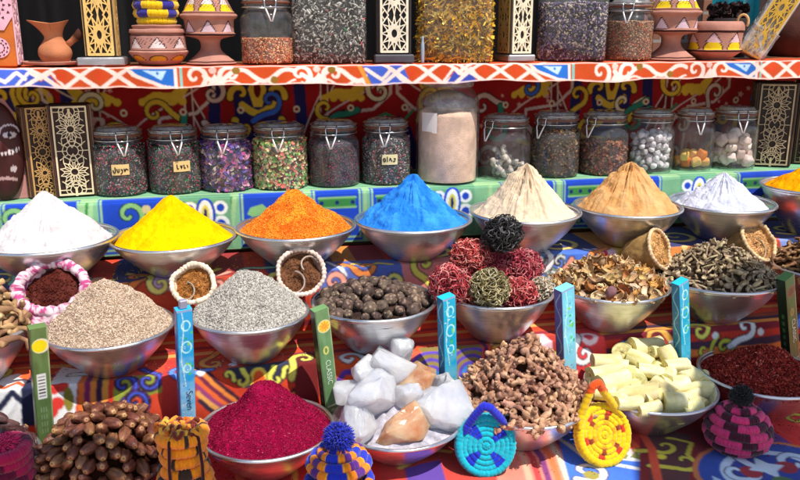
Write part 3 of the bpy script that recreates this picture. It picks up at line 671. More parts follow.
# ------------------------------------------------------------------ steel bowls
def bowl_mesh(R, h, seed):
    b = R * .36; t = .0022
    o_ = [(0, .001), (b * .55, .0), (b, .0008), (b + .012, .006), (R * .62, h * .30), (R * .80, h * .56), (R * .92, h * .80), (R * .985, h - .004)]
    i_ = [(R * .985 - t, h - .004), (R * .92 - t, h * .80 + t), (R * .80 - t, h * .56 + t), (R * .62 - t, h * .30 + t), (b + .01, .006 + t), (b * .5, .0005 + t), (0, .001 + t)]
    V, F = lathe(np.vstack([smooth_prof(o_, 4), smooth_prof(i_, 4)]), 112)
    th = np.arctan2(V[:, 1], V[:, 0]); k = 1 + .007 * np.sin(2 * th + seed) * V[:, 2] / h + .003 * np.sin(5 * th + 2 * seed) * V[:, 2] / h
    V[:, 0] *= k; V[:, 1] *= k; V += .0012 * np.stack([vnoise(V, 16, seed), vnoise(V, 16, seed + 3), 0 * th], -1) * (V[:, 2:3] > .02)
    r = tube([((R - .0005) * (1 + .007 * sin(2 * a + seed) + .003 * sin(5 * a + 2 * seed)) * cos(a), (R - .0005) * (1 + .007 * sin(2 * a + seed) + .003 * sin(5 * a + 2 * seed)) * sin(a), h) for a in np.linspace(0, 2 * PI, 112, endpoint=False)], .0052, 10, True)
    return to_mesh('bowl', V, F), to_mesh('rolled_rim', r[0], r[1])
BOWLS = {}
CAP = {'b5': .170, 'b6': .168, 'b7': .167, 'b8': .164, 'f2': .162, 'f3': .163, 'f4': .171, 'f5': .172, 'f6': .168}
def bowl(key, x0, x1, py, Y, zb, label, dz=0):
    q = P((x0 + x1) / 2, py, Y); R = min((x1 - x0) / 2 * mpp(q), CAP.get(key, .182)); h = q[2] - zb + dz
    a, r = bowl_mesh(R, h, len(BOWLS) * 1.7)
    o = obj('bowl', a, M['steel'], None, (q[0], Y, zb), None); o.name = 'steel_bowl'
    obj('rolled_rim', r, M['steel'], o); tag(o, label, 'bowl', 'steel bowls on the cloth covered steps'); o.rotation_euler = (0, 0, len(BOWLS) * .9)
    BOWLS[key] = (np.array([q[0], Y, zb]), R, h); return o
back = [('b1', -15, 114, 238, 191, 'steel bowl under the white powder cone furthest left'), ('b2', 112, 236, 236, 195, 'steel bowl under the lemon yellow powder cone'),
        ('b3', 237, 355, 226, 191, 'steel bowl under the orange powder cone'), ('b4', 355, 471, 219, 176, 'steel bowl under the blue powder cone'),
        ('b5', 470, 580, 211, 165, 'steel bowl under the grooved cream powder cone'), ('b6', 572, 683, 206, 163, 'steel bowl under the sandy tan powder cone'),
        ('b7', 665, 778, 202, 173, 'steel bowl under the white powder cone right of the tan one'), ('b8', 756, 870, 186, 165, 'steel bowl under the deep yellow powder cone at the right edge')]
for k, a, b, y, ap, l in back: bowl(k, a, b, y, 2.27, ZC + .0015, l)
mid = [('m0', -90, 27, 328, 'steel bowl holding long brown roots at the left edge'), ('m1', 47, 172, 326, 'steel bowl heaped with tan cumin seeds'),
       ('m2', 192, 308, 312, 'steel bowl heaped with pale grey fennel seeds'), ('m3', 312, 436, 300, 'steel bowl holding round dark dried limes'),
       ('m4', 440, 553, 290, 'steel bowl holding the red and cream root bundles'), ('m5', 553, 667, 284, 'steel bowl holding pale orange dried slices'),
       ('m6', 655, 778, 275, 'steel bowl heaped with chopped grey brown roots'), ('m7', 772, 885, 265, 'steel bowl of dark brown roots at the right edge')]
for k, a, b, y, l in mid: bowl(k, a, b, y, 2.03, ZB + .0015, l)
front = [('f0', -90, 35, 460, 'steel bowl of dark purple brown dates at the left edge'), ('f1', 40, 174, 455, 'steel bowl holding the heap of brown dates'),
         ('f2', 198, 335, 427, 'steel bowl under the magenta petal powder'), ('f3', 330, 465, 418, 'steel bowl holding white and peach crystal lumps'),
         ('f4', 457, 590, 397, 'steel bowl heaped with knobbly ginger roots'), ('f5', 585, 715, 385, 'steel bowl holding cut yellowish white stems'),
         ('f6', 694, 830, 372, 'steel bowl holding dark red shredded petals')]
for k, a, b, y, l in front: bowl(k, a, b, y, 1.79, ZA + .0015, l)

# ------------------------------------------------------------------ heaps
def zprof(H, p, flat=.04):
    def f(u):
        u = np.asarray(u, float); s = np.sqrt(u * u + flat * flat) - flat; s1 = sqrt(1 + flat * flat) - flat
        return H * (1 - np.clip(s / s1, 0, 1)) ** p
    return f
def heap(key, apex_py, name, label, cat, colf, p=1.05, flat=.04, bump=.003, groove=0, seed=1, low=.012, fill=.935, nr=90, nt=220, mat='powder', off=(0, 0), lump=26, kind=None, group=None, fine=.0011):
    c, R, h = BOWLS[key]; q = P(*_pp(c + [off[0], off[1], h]), c[1])
    ax, ay = off; zr = c[2] + h - low; za = _zat(c + [ax, ay, 0], apex_py); H = za - zr
    R0 = R * fill; u = np.linspace(0, 1, nr) ** .85; th = np.arange(nt) * 2 * PI / nt
    U, T = np.meshgrid(u, th, indexing='ij'); f = zprof(H, p, flat)
    X = R0 * U * np.cos(T) + ax * (1 - U); Y = R0 * U * np.sin(T) + ay * (1 - U); Z = f(U)
    pt = np.stack([X, Y, Z], -1); edge = np.clip(U * 8, 0, 1) * np.clip((1 - U) * 10, 0, 1)
    n1 = fbm(pt, lump, 4, seed) * 1.5; n2 = vnoise(pt, 260, seed + 5)
    Z = Z + bump * n1 * edge + fine * n2 * np.clip(U * 6, .2, 1)
    slope = H / R0; X = X + bump * .6 * n1 * np.cos(T) * slope * edge; Y = Y + bump * .6 * n1 * np.sin(T) * slope * edge
    bump = bump; slide = np.clip(vnoise(np.stack([np.cos(T) * 2.2, np.sin(T) * 2.2, U * 3 + .5 * n1], -1), 1.6, seed + 11), -.2, 1); Z = Z - .007 * slide * edge * (mat == 'powder')
    if groove:
        nn = np.stack([np.cos(T) * 3, np.sin(T) * 3, U * .6], -1)
        gq = vnoise(nn, 3.5, seed) * .6 + np.abs(vnoise(nn, 7.5, seed + 2)) * -.9
        gq2 = np.clip(edge, 0, 1) * np.clip(1.2 - U, 0, 1); Z = Z + groove * gq * gq2; X = X + groove * gq * gq2 * np.cos(T); Y = Y + groove * gq * gq2 * np.sin(T)
    V = np.stack([X, Y, Z], -1).reshape(-1, 3); col = colf(V, n1.ravel(), T.ravel(), U.ravel())
    o = obj(name, to_mesh(name, V, grid_faces(nr, nt).reshape(-1, 4) if False else _wrapg(nr, nt), col), M[mat], None, (c[0], c[1], zr)); tag(o, label, cat, group, kind)
    return o, (lambda uu, tt: np.stack([R0 * uu * np.cos(tt) + ax * (1 - uu), R0 * uu * np.sin(tt) + ay * (1 - uu), f(uu)], -1)), slope, (c[0], c[1], zr)
def _wrapg(nr, nt):
    I, J = np.meshgrid(np.arange(nr - 1), np.arange(nt), indexing='ij'); J2 = (J + 1) % nt
    return np.stack([I * nt + J, (I + 1) * nt + J, (I + 1) * nt + J2, I * nt + J2], -1).reshape(-1, 4)
def _pp(q):
    c = CAMR.T @ (np.array(q) - CAMC); return 400 - c[0] / c[2] * 800, 240 + c[1] / c[2] * 800
def _zat(q, py):
    lo, hi = 0.3, 1.6
    for _ in range(40):
        m = (lo + hi) / 2
        if _pp((q[0], q[1], m))[1] > py: lo = m
        else: hi = m
    return m
def surf(fn, N, rs=RS, umax=1.0, umin=0.0):
    u = np.sqrt(rs.uniform(umin ** 2, umax ** 2, N)); t = rs.uniform(0, 2 * PI, N); e = 1e-3
    p = fn(u, t); a = fn(np.clip(u + e, 0, 1.2), t) - p; b = fn(u, t + e) - p
    n = np.cross(a, b); n /= np.linalg.norm(n, axis=1)[:, None] + 1e-12; n[n[:, 2] < 0] *= -1
    return p, n, t, u
def mixc(c1, c2, amt):
    def f(V, n1, T, U):
        a = np.clip(.5 + amt * n1 + .18 * RS.randn(len(V)) * (amt > 0), 0, 1)[:, None]; return np.array(L(c1)) * (1 - a) + np.array(L(c2)) * a
    return f
def sprinkle(o, fn, N, base, size, cols, jit=.3, lift=0, name='grains', mat='grain', umax=1.0, var=.15, wts=None, vars_=.2):
    me = o.data; nv = len(me.vertices); co = np.empty(nv * 3, np.float32); me.vertices.foreach_get('co', co); co = co.reshape(-1, 3).astype(float); nn = np.array([v.normal[:] for v in me.vertices])
    ring = np.repeat(np.arange(90), nv // 90) / 89.0; w_ = ring + .02; pick = RS.choice(nv, N, p=w_ / w_.sum()); p = co[pick]; n = nn[pick]; n[n[:, 2] < 0] *= -1
    p = p + np.cross(n, RS.randn(N, 3)) * .0016; R = frames(n, jit); s = np.array(size) * (1 + vars_ * RS.randn(N, 1)); mb = MB()
    scatter(mb, base, p + n * lift, R, np.abs(s), pal(cols, N, var=var, wts=wts)); g = mb.build(name, M[mat], o, smooth=True); tag(g, kind='stuff'); return g
M['heapcore'] = vmat('packed', .95, .02, .9, 200, .3, 90)
GP_ = 'powder cones in the back row of bowls'
heap('b1', 191, 'powder_cone', 'white powder cone in the bowl furthest left, under the twin lattice lantern', 'powder', mixc((222, 218, 218), (206, 196, 196), .4), 1.02, .05, .0035, .006, 1, group=GP_)
o, fn, sl, _ = heap('b2', 195, 'powder_cone', 'smooth lemon yellow powder cone', 'powder', mixc((252, 200, 0), (238, 176, 0), .5), 1.0, .03, .002, 0, 2, group=GP_)
o, fn, sl, _ = heap('b3', 190, 'powder_cone', 'rust orange and yellow speckled powder cone', 'powder', mixc((228, 104, 22), (232, 150, 40), .9), .98, .05, .004, 0, 3, group=GP_)
sprinkle(o, fn, 16000, g_octa(), (.0034, .003, .0022), [(220, 90, 15), (236, 150, 40), (240, 176, 70), (205, 96, 30)], lift=.0003)
heap('b4', 174, 'powder_cone', 'bright blue pigment powder cone', 'powder', mixc((40, 122, 216), (62, 150, 238), .8), .96, .04, .005, .009, 4, group=GP_)
def cream(V, n1, T, U):  # shade of the left-hand grooves painted in as darker streaks
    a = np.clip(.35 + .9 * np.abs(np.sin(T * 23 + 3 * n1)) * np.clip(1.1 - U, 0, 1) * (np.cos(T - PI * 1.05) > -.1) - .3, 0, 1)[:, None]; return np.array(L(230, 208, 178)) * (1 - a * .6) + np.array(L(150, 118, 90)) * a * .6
heap('b5', 163, 'powder_cone', 'tall grooved cream powder cone with shade painted down its left side', 'powder', cream, .97, .03, .003, .012, 5, group=GP_)
heap('b6', 162, 'powder_cone', 'sandy tan powder cone with a blunt tip', 'powder', mixc((205, 150, 92), (216, 170, 116), .7), .92, .08, .004, .010, 6, group=GP_)
heap('b7', 172, 'powder_cone', 'cool white powder cone right of the sandy tan one', 'powder', mixc((218, 220, 232), (196, 198, 216), .6), 1.0, .03, .003, .008, 7, group=GP_, fill=.86)
heap('b8', 163, 'powder_cone', 'deep yellow powder cone cut by the right edge', 'powder', mixc((246, 168, 4), (226, 140, 8), .6), 1.0, .04, .003, .004, 8, group=GP_)
# seed heaps
o, fn, sl, _ = heap('m1', 281, 'cumin_heap', 'mound of small tan brown cumin seeds behind the green incense box', 'seeds', mixc((170, 144, 118), (196, 170, 144), .4), .95, .30, .004, 0, 11, mat='grain', low=.004, fill=.97)
sprinkle(o, fn, 21000, g_seed(), (.0056, .0021, .0018), [(216, 192, 170), (202, 178, 154), (226, 206, 184), (182, 156, 132), (150, 124, 102)], .45, .001)
o, fn, sl, _ = heap('m2', 272, 'fennel_heap', 'mound of pale grey fennel seeds behind the tall blue incense box', 'seeds', mixc((128, 122, 114), (150, 144, 136), .4), .95, .28, .004, 0, 12, mat='grain', low=.004, fill=.97)
sprinkle(o, fn, 17000, g_seed(), (.0070, .0026, .0022), [(192, 186, 176), (176, 170, 160), (206, 200, 190), (148, 140, 130), (184, 178, 168)], .45, .001)
# magenta and red petals
o, fn, sl, _ = heap('f2', 384, 'hibiscus_powder_heap', 'tall rounded mound of crushed magenta petals', 'powder', mixc((136, 6, 52), (160, 12, 66), .7), 1.15, .22, .006, 0, 13, low=.006, fill=.95, lump=14)
sprinkle(o, fn, 22000, g_chip(), (.0027, .0019, .0020), [(146, 8, 56), (156, 12, 62), (130, 6, 50), (172, 30, 80), (200, 90, 116)], .7, .0006, wts=[5, 4, 4, .8, .25])
o, fn, sl, _ = heap('f6', 349, 'red_petal_heap', 'low heap of dark red shredded petals at the right', 'petals', mixc((104, 30, 24), (130, 40, 30), .7), 1.1, .3, .006, 0, 14, low=.012, fill=.95, lump=14)
sprinkle(o, fn, 12000, g_chip(), (.009, .0032, .005), [(170, 56, 44), (140, 38, 32), (196, 80, 62), (96, 26, 22), (216, 130, 110)], .8, .0015, wts=[5, 4, 3, 3, .5])

# ------------------------------------------------------------------ pieces one can count
def rin(key, low):
    c, R, h = BOWLS[key]; f = np.clip((h - low) / h, 0, 1); return R * np.interp(f, [0, .3, .56, .8, 1], [.36, .62, .80, .92, .985]) - .003
def dome(key, apex_py, low=.01, p=1.1, flat=.35, fill=.93):
    c, R, h = BOWLS[key]; zr = c[2] + h - low; H = _zat(c, apex_py) - zr; R0 = min(R * fill, rin(key, low)); f = zprof(H, p, flat)
    return (lambda u, t: np.stack([R0 * u * np.cos(t), R0 * u * np.sin(t), f(u)], -1)), np.array([c[0], c[1], zr])
def darts(fn, dmin, nmax, tries=6000, umax=1.0, rs=RS):
    p, n, t, u = surf(fn, tries, rs, umax); keep = []
    for i in range(tries):
        if all((p[i] - p[j]).dot(p[i] - p[j]) > dmin * dmin for j in keep): keep.append(i)
        if len(keep) >= nmax: break
    return p[keep], n[keep]
def bed(key, fn, base, name, label, cat, col, mat, sink=.008):
    mat = 'heapcore'
    nr, nt = 26, 60; U, T = np.meshgrid(np.linspace(0, 1, nr), np.arange(nt) * 2 * PI / nt, indexing='ij'); q = fn(U, T); q[..., 2] = q[..., 2] * .96 - sink
    q[..., 2] += .006 * fbm(q, 60, 2, 3); V = q.reshape(-1, 3); n = vnoise(V, 70, 2)[:, None]
    c = np.clip(np.array(L(col)) * (1 + .5 * n), 0, 1); o = obj(name, to_mesh(name, V, _wrapg(nr, nt), c), M[mat], None, tuple(base)); tag(o, label, cat, None, 'stuff'); return o
def quat(R3): return Matrix([list(r) for r in R3]).to_quaternion()
def put_pieces(variants, mat, pos, R, name, label, cat, group, scl=None):
    for i in range(len(pos)):
        me = variants[i % len(variants)]; o = bpy.data.objects.new(name, me); COL.objects.link(o)
        if len(me.materials) == 0: me.materials.append(mat)
        o.location = pos[i]; o.rotation_mode = 'QUATERNION'; o.rotation_quaternion = quat(R[i])
        s = 1 if scl is None else scl[i]; o.scale = (s, s, s)
        o['label'] = label; o['category'] = cat; o['group'] = group
def ico(sub):
    import bmesh
    bm = bmesh.new(); bmesh.ops.create_icosphere(bm, subdivisions=sub, radius=1); V = np.array([v.co[:] for v in bm.verts]); F = np.array([[v.index for v in f.verts] for f in bm.faces]); bm.free(); return V, F
ICO3 = ico(3); ICO4 = ico(4)
def date_mesh(k, lc=(146, 92, 66), dc=(78, 44, 34)):
    V, F = ICO3; V = V.copy(); x = V[:, 0].copy(); th = np.arctan2(V[:, 2], V[:, 1])
    wr = 1 + .10 * np.sin(th * 6 + 2 * x + k) + .05 * np.sin(th * 11 + k) + .06 * vnoise(np.stack([x * .6, np.cos(th) * 2, np.sin(th) * 2], -1), 2.2, k)
    s = np.clip(1 - .12 * x, .8, 1.2); V = np.stack([np.sign(x) * np.abs(x) ** .85 * .0300, V[:, 1] * .0130 * wr * s, V[:, 2] * .0122 * wr * s], -1); V = V + .0013 * np.stack([vnoise(V, 160, k + j) for j in range(3)], -1)
    dimple = np.exp(-((x - 1) / .10) ** 2); V[:, 0] -= dimple * .003 ; V[:, 2] += .002 * np.sin(x * 2 + k)
    n = vnoise(np.stack([x, np.cos(th), np.sin(th)], -1), 3.0, k + 9); a = np.clip(.45 + .5 * n, 0, 1)[:, None]
    C = np.array(L(dc)) * (1 - a) + np.array(L(lc)) * a; ring = np.exp(-((x - .93) / .05) ** 2)[:, None]; C = C * (1 - .75 * ring) + np.array(L(196, 150, 96)) * .75 * ring
    core = (x > .985)[:, None]; C = np.where(core, np.array(L(60, 34, 22)), C); return to_mesh('date', V, F, C)
def out_axis(n, tilt, rs=RS, toward=(0, -1, .25), w=.9):
    """long axis pointing outwards/downhill, biased towards the buyer"""
    a = n * [1, 1, .15] + np.array(toward) * w + rs.randn(*n.shape) * tilt; return a
fn, base = dome('f1', 412, .010, .62, .5, .96)
bed('f1', fn, base, 'date_bed', 'packed brown dates deep inside the front left bowl', 'dates', (44, 22, 14), 'date')
p, n = darts(fn, .0232, 170, 9000, 1.03)
ax = out_axis(n, .35); ax /= np.linalg.norm(ax, axis=1)[:, None]; nn = n + RS.randn(*n.shape) * .1; t = ax; b = np.cross(nn, t); b /= np.linalg.norm(b, axis=1)[:, None]; R3 = np.stack([t, b, np.cross(t, b)], -1)
put_pieces([date_mesh(k) for k in range(7)], M['date'], p + base + n * .002, R3, 'date', 'brown wrinkled date in the heap between the green incense box and the orange coil pot', 'date', 'brown dates in the front bowl', RS.uniform(.9, 1.12, len(p)))
fn, base = dome('f0', 412, .004, 1.0, .45, .97)
bed('f0', fn, base, 'dark_date_bed', 'packed dark dates inside the bowl at the left edge', 'dates', (26, 14, 14), 'date')
p, n = darts(fn, .03, 70, 4000, 1.0); k_ = p[:, 0] + base[0] > -.66; p, n = p[k_], n[k_]
put_pieces([date_mesh(k + 20, (110, 76, 72), (62, 36, 40)) for k in range(4)], M['date'], p + base, frames(n, .4), 'dark_date', 'purple brown dried date in the bowl at the left edge', 'date', 'dark dates at the left edge')

# dried limes
def lime_mesh(k):
    V, F = ICO3; r = 1 + .11 * fbm(V, 1.5, 3, k) + .05 * vnoise(V, 4, k) - .05 * np.abs(vnoise(V, 3, k + 2)); d = np.exp(-((V[:, 2] - 1) / .06) ** 2); W = V * (r - .12 * d)[:, None] * .0172; W[:, 2] *= .93
    n = fbm(V, 2.0, 3, k + 4)[:, None]; a = np.clip(.5 + .6 * n, 0, 1); C = np.array(L(44, 34, 32)) * (1 - a) + np.array(L(112, 92, 80)) * a
    sp = (vnoise(V, 9, k)[:, None] > .45); C = np.where(sp, np.array(L(164, 136, 112)), C); return to_mesh('dried_lime', W, F, C)
fn, base = dome('m3', 287, .014, .9, .7, .95)
bed('m3', fn, base, 'lime_bed', 'packed dried limes low in the bowl', 'limes', (60, 46, 40), 'organic')
p, n = darts(fn, .0268, 160, 9000, .92)
put_pieces([lime_mesh(k) for k in range(7)], M['organic'], p + base + n * .004, frames(n, 1.2), 'dried_lime', 'round dark brown dried lime heaped between the pale fennel seeds and the red root bundles', 'dried lime', 'dried limes in one bowl', RS.uniform(.72, 1.22, len(p)))

# ginger
def ginger_mesh(k, c1=(214, 168, 136), c2=(136, 92, 68), size=1.0, knobs=4):
    rs = np.random.RandomState(k + 50); mb = MB(); n = 7; path = np.cumsum(np.vstack([[0, 0, 0], rs.randn(n - 1, 3) * [.0018, .0045, .0035] + [.0098, 0, 0]]), 0); path -= path.mean(0)
    def lump(path, r0):
        m = 15; tt = np.linspace(0, 1, m); pp = np.stack([np.interp(tt, np.linspace(0, 1, len(path)), path[:, j]) for j in range(3)], 1)
        rad = r0 * (.86 + .10 * np.sin(tt * PI * 3.1 + k) + .22 * rs.randn(m)) * np.clip(np.sin(np.clip(tt * .96 + .03, 0, 1) * PI) ** .35, .35, 1)
        V, F = tube(pp, rad, 9); V = V + .0026 * np.stack([vnoise(V, 120, k + j) for j in range(3)], -1)
        a = np.clip(.5 + .7 * vnoise(V, 110, k)[:, None], 0, 1); mb.add(V, F, np.array(L(c2)) * (1 - a) + np.array(L(c1)) * a)
    lump(path, .0080)
    for j in range(rs.randint(1, knobs + 1)):
        s = path[rs.randint(1, n - 1)]; d = rs.randn(3); d[0] *= .4; d /= np.linalg.norm(d); ln = rs.uniform(.014, .030); lump(np.array([s, s + d * ln * .5, s + d * ln + rs.randn(3) * .002]), rs.uniform(.006, .0085))
    me = mb.mesh('ginger'); return me
fn, base = dome('f4', 346, .002, 1.05, .4, .97)
bed('f4', fn, base, 'ginger_bed', 'packed ginger pieces deep in the bowl', 'ginger', (70, 44, 32), 'organic')
p, n = darts(fn, .0215, 250, 9000, 1.02)
put_pieces([ginger_mesh(k) for k in range(10)], M['organic'], p + base + n * .003, frames(n, .5), 'ginger_root', 'small knobbly light brown ginger root heaped between the crystals and the cut stems', 'ginger root', 'ginger roots in one bowl', RS.uniform(.7, 1.15, len(p)))
c, R, h = BOWLS['f4']; q = P(527, 347, 1.79); me = ginger_mesh(77, size=1.3); o = obj('ginger_root', me, M['organic'], None, tuple(q), (0.2, -1.25, .3)); o.scale = (1.35, 1.2, 1.2); tag(o, 'longest ginger root, standing upright on top of the ginger heap', 'ginger root')

# slices, chopped roots
def chip_mesh(k, c1, c2, L0=.03, W0=.02, T0=.003, curl=1.0):
    rs = np.random.RandomState(k + 90); n, m = 9, 6; u = np.linspace(-1, 1, n); v = np.linspace(-1, 1, m); U, W = np.meshgrid(u, v, indexing='ij')
    wid = (1 - .35 * np.abs(U) ** 2 + .2 * rs.randn()) ; X = U * L0 / 2; Y = W * wid * W0 / 2; p = np.stack([X, Y, X * 0], -1)
    Z = curl * (.35 * L0 * (U ** 2 - .4) * rs.uniform(.2, 1) + .5 * W0 * W ** 2 * rs.uniform(.2, 1)) + .003 * vnoise(p, 130, k); Y = Y + .002 * vnoise(p, 100, k + 3)
    top = np.stack([X, Y, Z + T0 / 2], -1).reshape(-1, 3); bot = np.stack([X * .96, Y * .94, Z - T0 / 2], -1).reshape(-1, 3); V = np.vstack([top, bot]); N = n * m
    F = grid_faces(n, m); F2 = F[:, ::-1] + N; b = [i * m for i in range(n)] + [(n - 1) * m + j for j in range(1, m)] + [i * m + m - 1 for i in range(n - 2, -1, -1)] + [j for j in range(m - 2, 0, -1)]
    b = np.array(b); b2 = np.roll(b, -1); side = np.stack([b, b2, b2 + N, b + N], -1)
    a = np.clip(.5 + .6 * vnoise(V, 120, k)[:, None], 0, 1); return to_mesh('slice', V, [F, F2, side], np.array(L(c1)) * a + np.array(L(c2)) * (1 - a))
fn, base = dome('m5', 263, .006, 1.0, .55, .95)
bed('m5', fn, base, 'slice_bed', 'packed dried slices low in the bowl', 'dried slices', (120, 84, 52), 'organic')
p, n = darts(fn, .019, 190, 8000, 1.0)
vs = [chip_mesh(k, *(((232, 202, 152), (190, 140, 90)), ((216, 160, 96), (176, 110, 56)), ((236, 214, 176), (200, 160, 116)), ((206, 176, 120), (150, 104, 66)))[k % 4], L0=.028 + .008 * (k % 3), W0=.018 + .004 * (k % 2), T0=.004, curl=1.3) for k in range(11)]
put_pieces(vs, M['organic'], p + base + n * .004, frames(n, .75), 'dried_slice', 'pale curled dried slice in the bowl below the sandy tan powder cone', 'dried slice', 'dried orange slices in one bowl', RS.uniform(.75, 1.2, len(p)))
q = P(611, 292, 1.90); V, F = ICO3; o = obj('dried_fig', to_mesh('dried_fig', V * [.015, .012, .017] * (1 + .12 * fbm(V, 2, 2)[:, None]), F, L(132, 92, 96)), M['organic'], None, (q[0], 1.90, q[2])); tag(o, 'mauve dried fruit lying among the pale dried slices', 'dried fruit')
def stick_mesh(k, c1, c2, ln=.03, r=.005, bend=.2, ends=(214, 190, 150)):
    rs = np.random.RandomState(k + 130); n = 8; t = np.linspace(-.5, .5, n); w = np.cumsum(rs.randn(n, 2), 0) * bend * ln * .12
    pth = np.stack([t * ln, w[:, 0] - w[:, 0].mean(), w[:, 1] - w[:, 1].mean()], 1); rad = r * (.85 + .2 * rs.randn(n)).clip(.5, 1.3)
    V, F = tube(pth, rad, 7); a = np.clip(.5 + .7 * vnoise(V, 140, k)[:, None], 0, 1); C = np.array(L(c2)) * (1 - a) + np.array(L(c1)) * a; C[-2:] = L(ends); return to_mesh('root', V, F, C)
fn, base = dome('m6', 244, .004, 1.15, .3, .97)
bed('m6', fn, base, 'chopped_root_bed', 'packed chopped roots low in the bowl', 'roots', (76, 62, 48), 'organic')
p, n = darts(fn, .0155, 290, 12000, 1.0)
vs = [stick_mesh(k, (188, 166, 132), (110, 90, 66), .018 + .012 * (k % 3), .0042 + .0014 * (k % 2)) for k in range(7)] + [chip_mesh(k + 30, (196, 176, 144), (120, 98, 72), .022, .014, .003, 1.4) for k in range(5)]
put_pieces(vs, M['organic'], p + base + n * .003, frames(n, .7), 'chopped_root', 'short grey brown chopped root in the bowl between the two right hand burlap cups', 'chopped root', 'chopped roots in one bowl', RS.uniform(.8, 1.25, len(p)))
fn, base = dome('m7', 240, .004, 1.0, .4, .97)
bed('m7', fn, base, 'root_bed', 'packed brown roots low in the right edge bowl', 'roots', (70, 46, 30), 'organic')
p, n = darts(fn, .025, 110, 6000, 1.0); k_ = p[:, 0] + base[0] < 1.98; p, n = p[k_], n[k_]
put_pieces([stick_mesh(k + 40, (168, 124, 84), (96, 62, 40), .05 + .015 * (k % 3), .006, .6) for k in range(6)], M['organic'], p + base + n * .004, frames(n, .35), 'brown_root', 'brown twisted root in the bowl at the right edge', 'root', 'roots at the right edge')
fn, base = dome('m0', 284, .004, 1.0, .4, .97)
bed('m0', fn, base, 'long_root_bed', 'packed long roots low in the left edge bowl', 'roots', (80, 54, 34), 'organic')
p, n = darts(fn, .03, 90, 6000, 1.0); k_ = p[:, 0] + base[0] > -.72; p, n = p[k_], n[k_]
put_pieces([stick_mesh(k + 60, (190, 150, 108), (110, 76, 50), .085 + .02 * (k % 3), .0085, .7) for k in range(6)], M['organic'], p + base + n * .006, frames(n, .3), 'long_root', 'long light brown root in the bowl at the left edge', 'root', 'long roots at the left edge')

# cut stems
def stem_mesh(k):
    rs = np.random.RandomState(k + 200); n = 9; t = np.linspace(-.5, .5, n); ln = rs.uniform(.055, .10); r = rs.uniform(.020, .027); a = np.arange(18) * 2 * PI / 18
    rr = r * (1 + .05 * np.sin(3 * a + k)); V = []
    for i, x in enumerate(t): V += [(x * ln, rr[j] * cos(a[j]) * (1 + .03 * sin(5 * x + k)), rr[j] * sin(a[j]) + .004 * cos(x * 3) * (k % 3 - 1)) for j in range(18)]
    V = np.array(V); V += .0022 * np.stack([vnoise(V * [35, 90, 90], 1, j + k) for j in range(3)], -1)
    F = []
    for i in range(n - 1):
        for j in range(18): F.append((i * 18 + j, i * 18 + (j + 1) % 18, (i + 1) * 18 + (j + 1) % 18, (i + 1) * 18 + j))
    th = np.tile(a, n); s = np.clip(.5 + .5 * vnoise(np.stack([np.cos(th) * 2, np.sin(th) * 2, np.repeat(t, 18) * .5], -1), 4, k)[:, None], 0, 1)
    C = np.array(L(212, 194, 112)) * (1 - s) + np.array(L(240, 230, 186)) * s; mb = MB(); mb.add(V, np.array(F), C)
    for e in (0, n - 1):
        rim = V[e * 18:(e + 1) * 18]; c0 = rim.mean(0); P_ = [rim]; C_ = [np.tile(L(196, 190, 110), (18, 1))]
        for q, cc in ((.86, (230, 224, 160)), (.55, (206, 192, 126)), (.3, (226, 214, 150)), (.05, (170, 150, 90))):
            ringv = c0 + (rim - c0) * q + np.array([(-.0025 if e else .0025) * (1 - q), 0, 0]) + .0007 * RS.randn(18, 3); P_.append(ringv); C_.append(np.tile(L(cc), (18, 1)) * (1 + .12 * RS.randn(18, 1)))
        VV = np.vstack(P_); FF = [(i * 18 + j, i * 18 + (j + 1) % 18, (i + 1) * 18 + (j + 1) % 18, (i + 1) * 18 + j) for i in range(4) for j in range(18)]; mb.add(VV, np.array(FF), np.clip(np.vstack(C_), 0, 1))
    return mb.mesh('cut_stem')
fn, base = dome('f5', 384, .035, 1.0, .6, .9)
bed('f5', fn, base, 'stem_bed', 'shadowed cut stem pieces at the bottom of the bowl', 'stems', (196, 188, 120), 'stem', .004)
sv = [stem_mesh(k) for k in range(7)]
SP = [(604, 372, 1.80, 10, 0), (622, 352, 1.92, 60, 20), (640, 362, 1.86, -50, 10), (645, 346, 1.93, 10, 5), (670, 361, 1.87, -60, 60), (685, 374, 1.84, -40, 20), (672, 384, 1.77, 5, 8), (637, 393, 1.72, -28, -12), (674, 402, 1.68, -12, 0), (700, 391, 1.76, -8, -5), (612, 381, 1.75, 20, 0),
      (655, 374, 1.86, 40, 0), (634, 378, 1.80, 70, 10), (606, 362, 1.88, -10, 0), (657, 386, 1.79, 30, 0), (618, 402, 1.70, 30, 0), (698, 403, 1.72, -60, 0), (648, 408, 1.66, 10, 0), (626, 365, 1.9, 10, 0), (690, 386, 1.83, 20, 0), (604, 392, 1.70, -15, 0), (628, 402, 1.665, 5, 5), (594, 380, 1.80, 80, 0), (656, 352, 1.90, 20, 10), (705, 380, 1.80, 60, 0), (690, 408, 1.67, 20, 0), (650, 372, 1.80, -20, 10), (668, 376, 1.78, 50, 0), (654, 396, 1.70, 15, 0), (620, 366, 1.82, -30, 0), (636, 384, 1.77, 0, 0), (690, 396, 1.73, 30, 0), (664, 388, 1.73, -70, 10), (676, 366, 1.84, 0, 0)]
for i, (px, py, Y, rz, ry) in enumerate(SP):
    q = P(px, py, Y); o = obj('cut_stem', sv[i % 7], M['stem'], None, tuple(q), (0, radians(ry), radians(rz))); s = .80 if i > 14 else 1.06 + .06 * (i % 4)
    o.scale = (s * .9, s, s); tag(o, 'yellowish white cut stem piece lying in the bowl above the yellow coiled purse', 'cut stem', 'cut stems in one bowl')

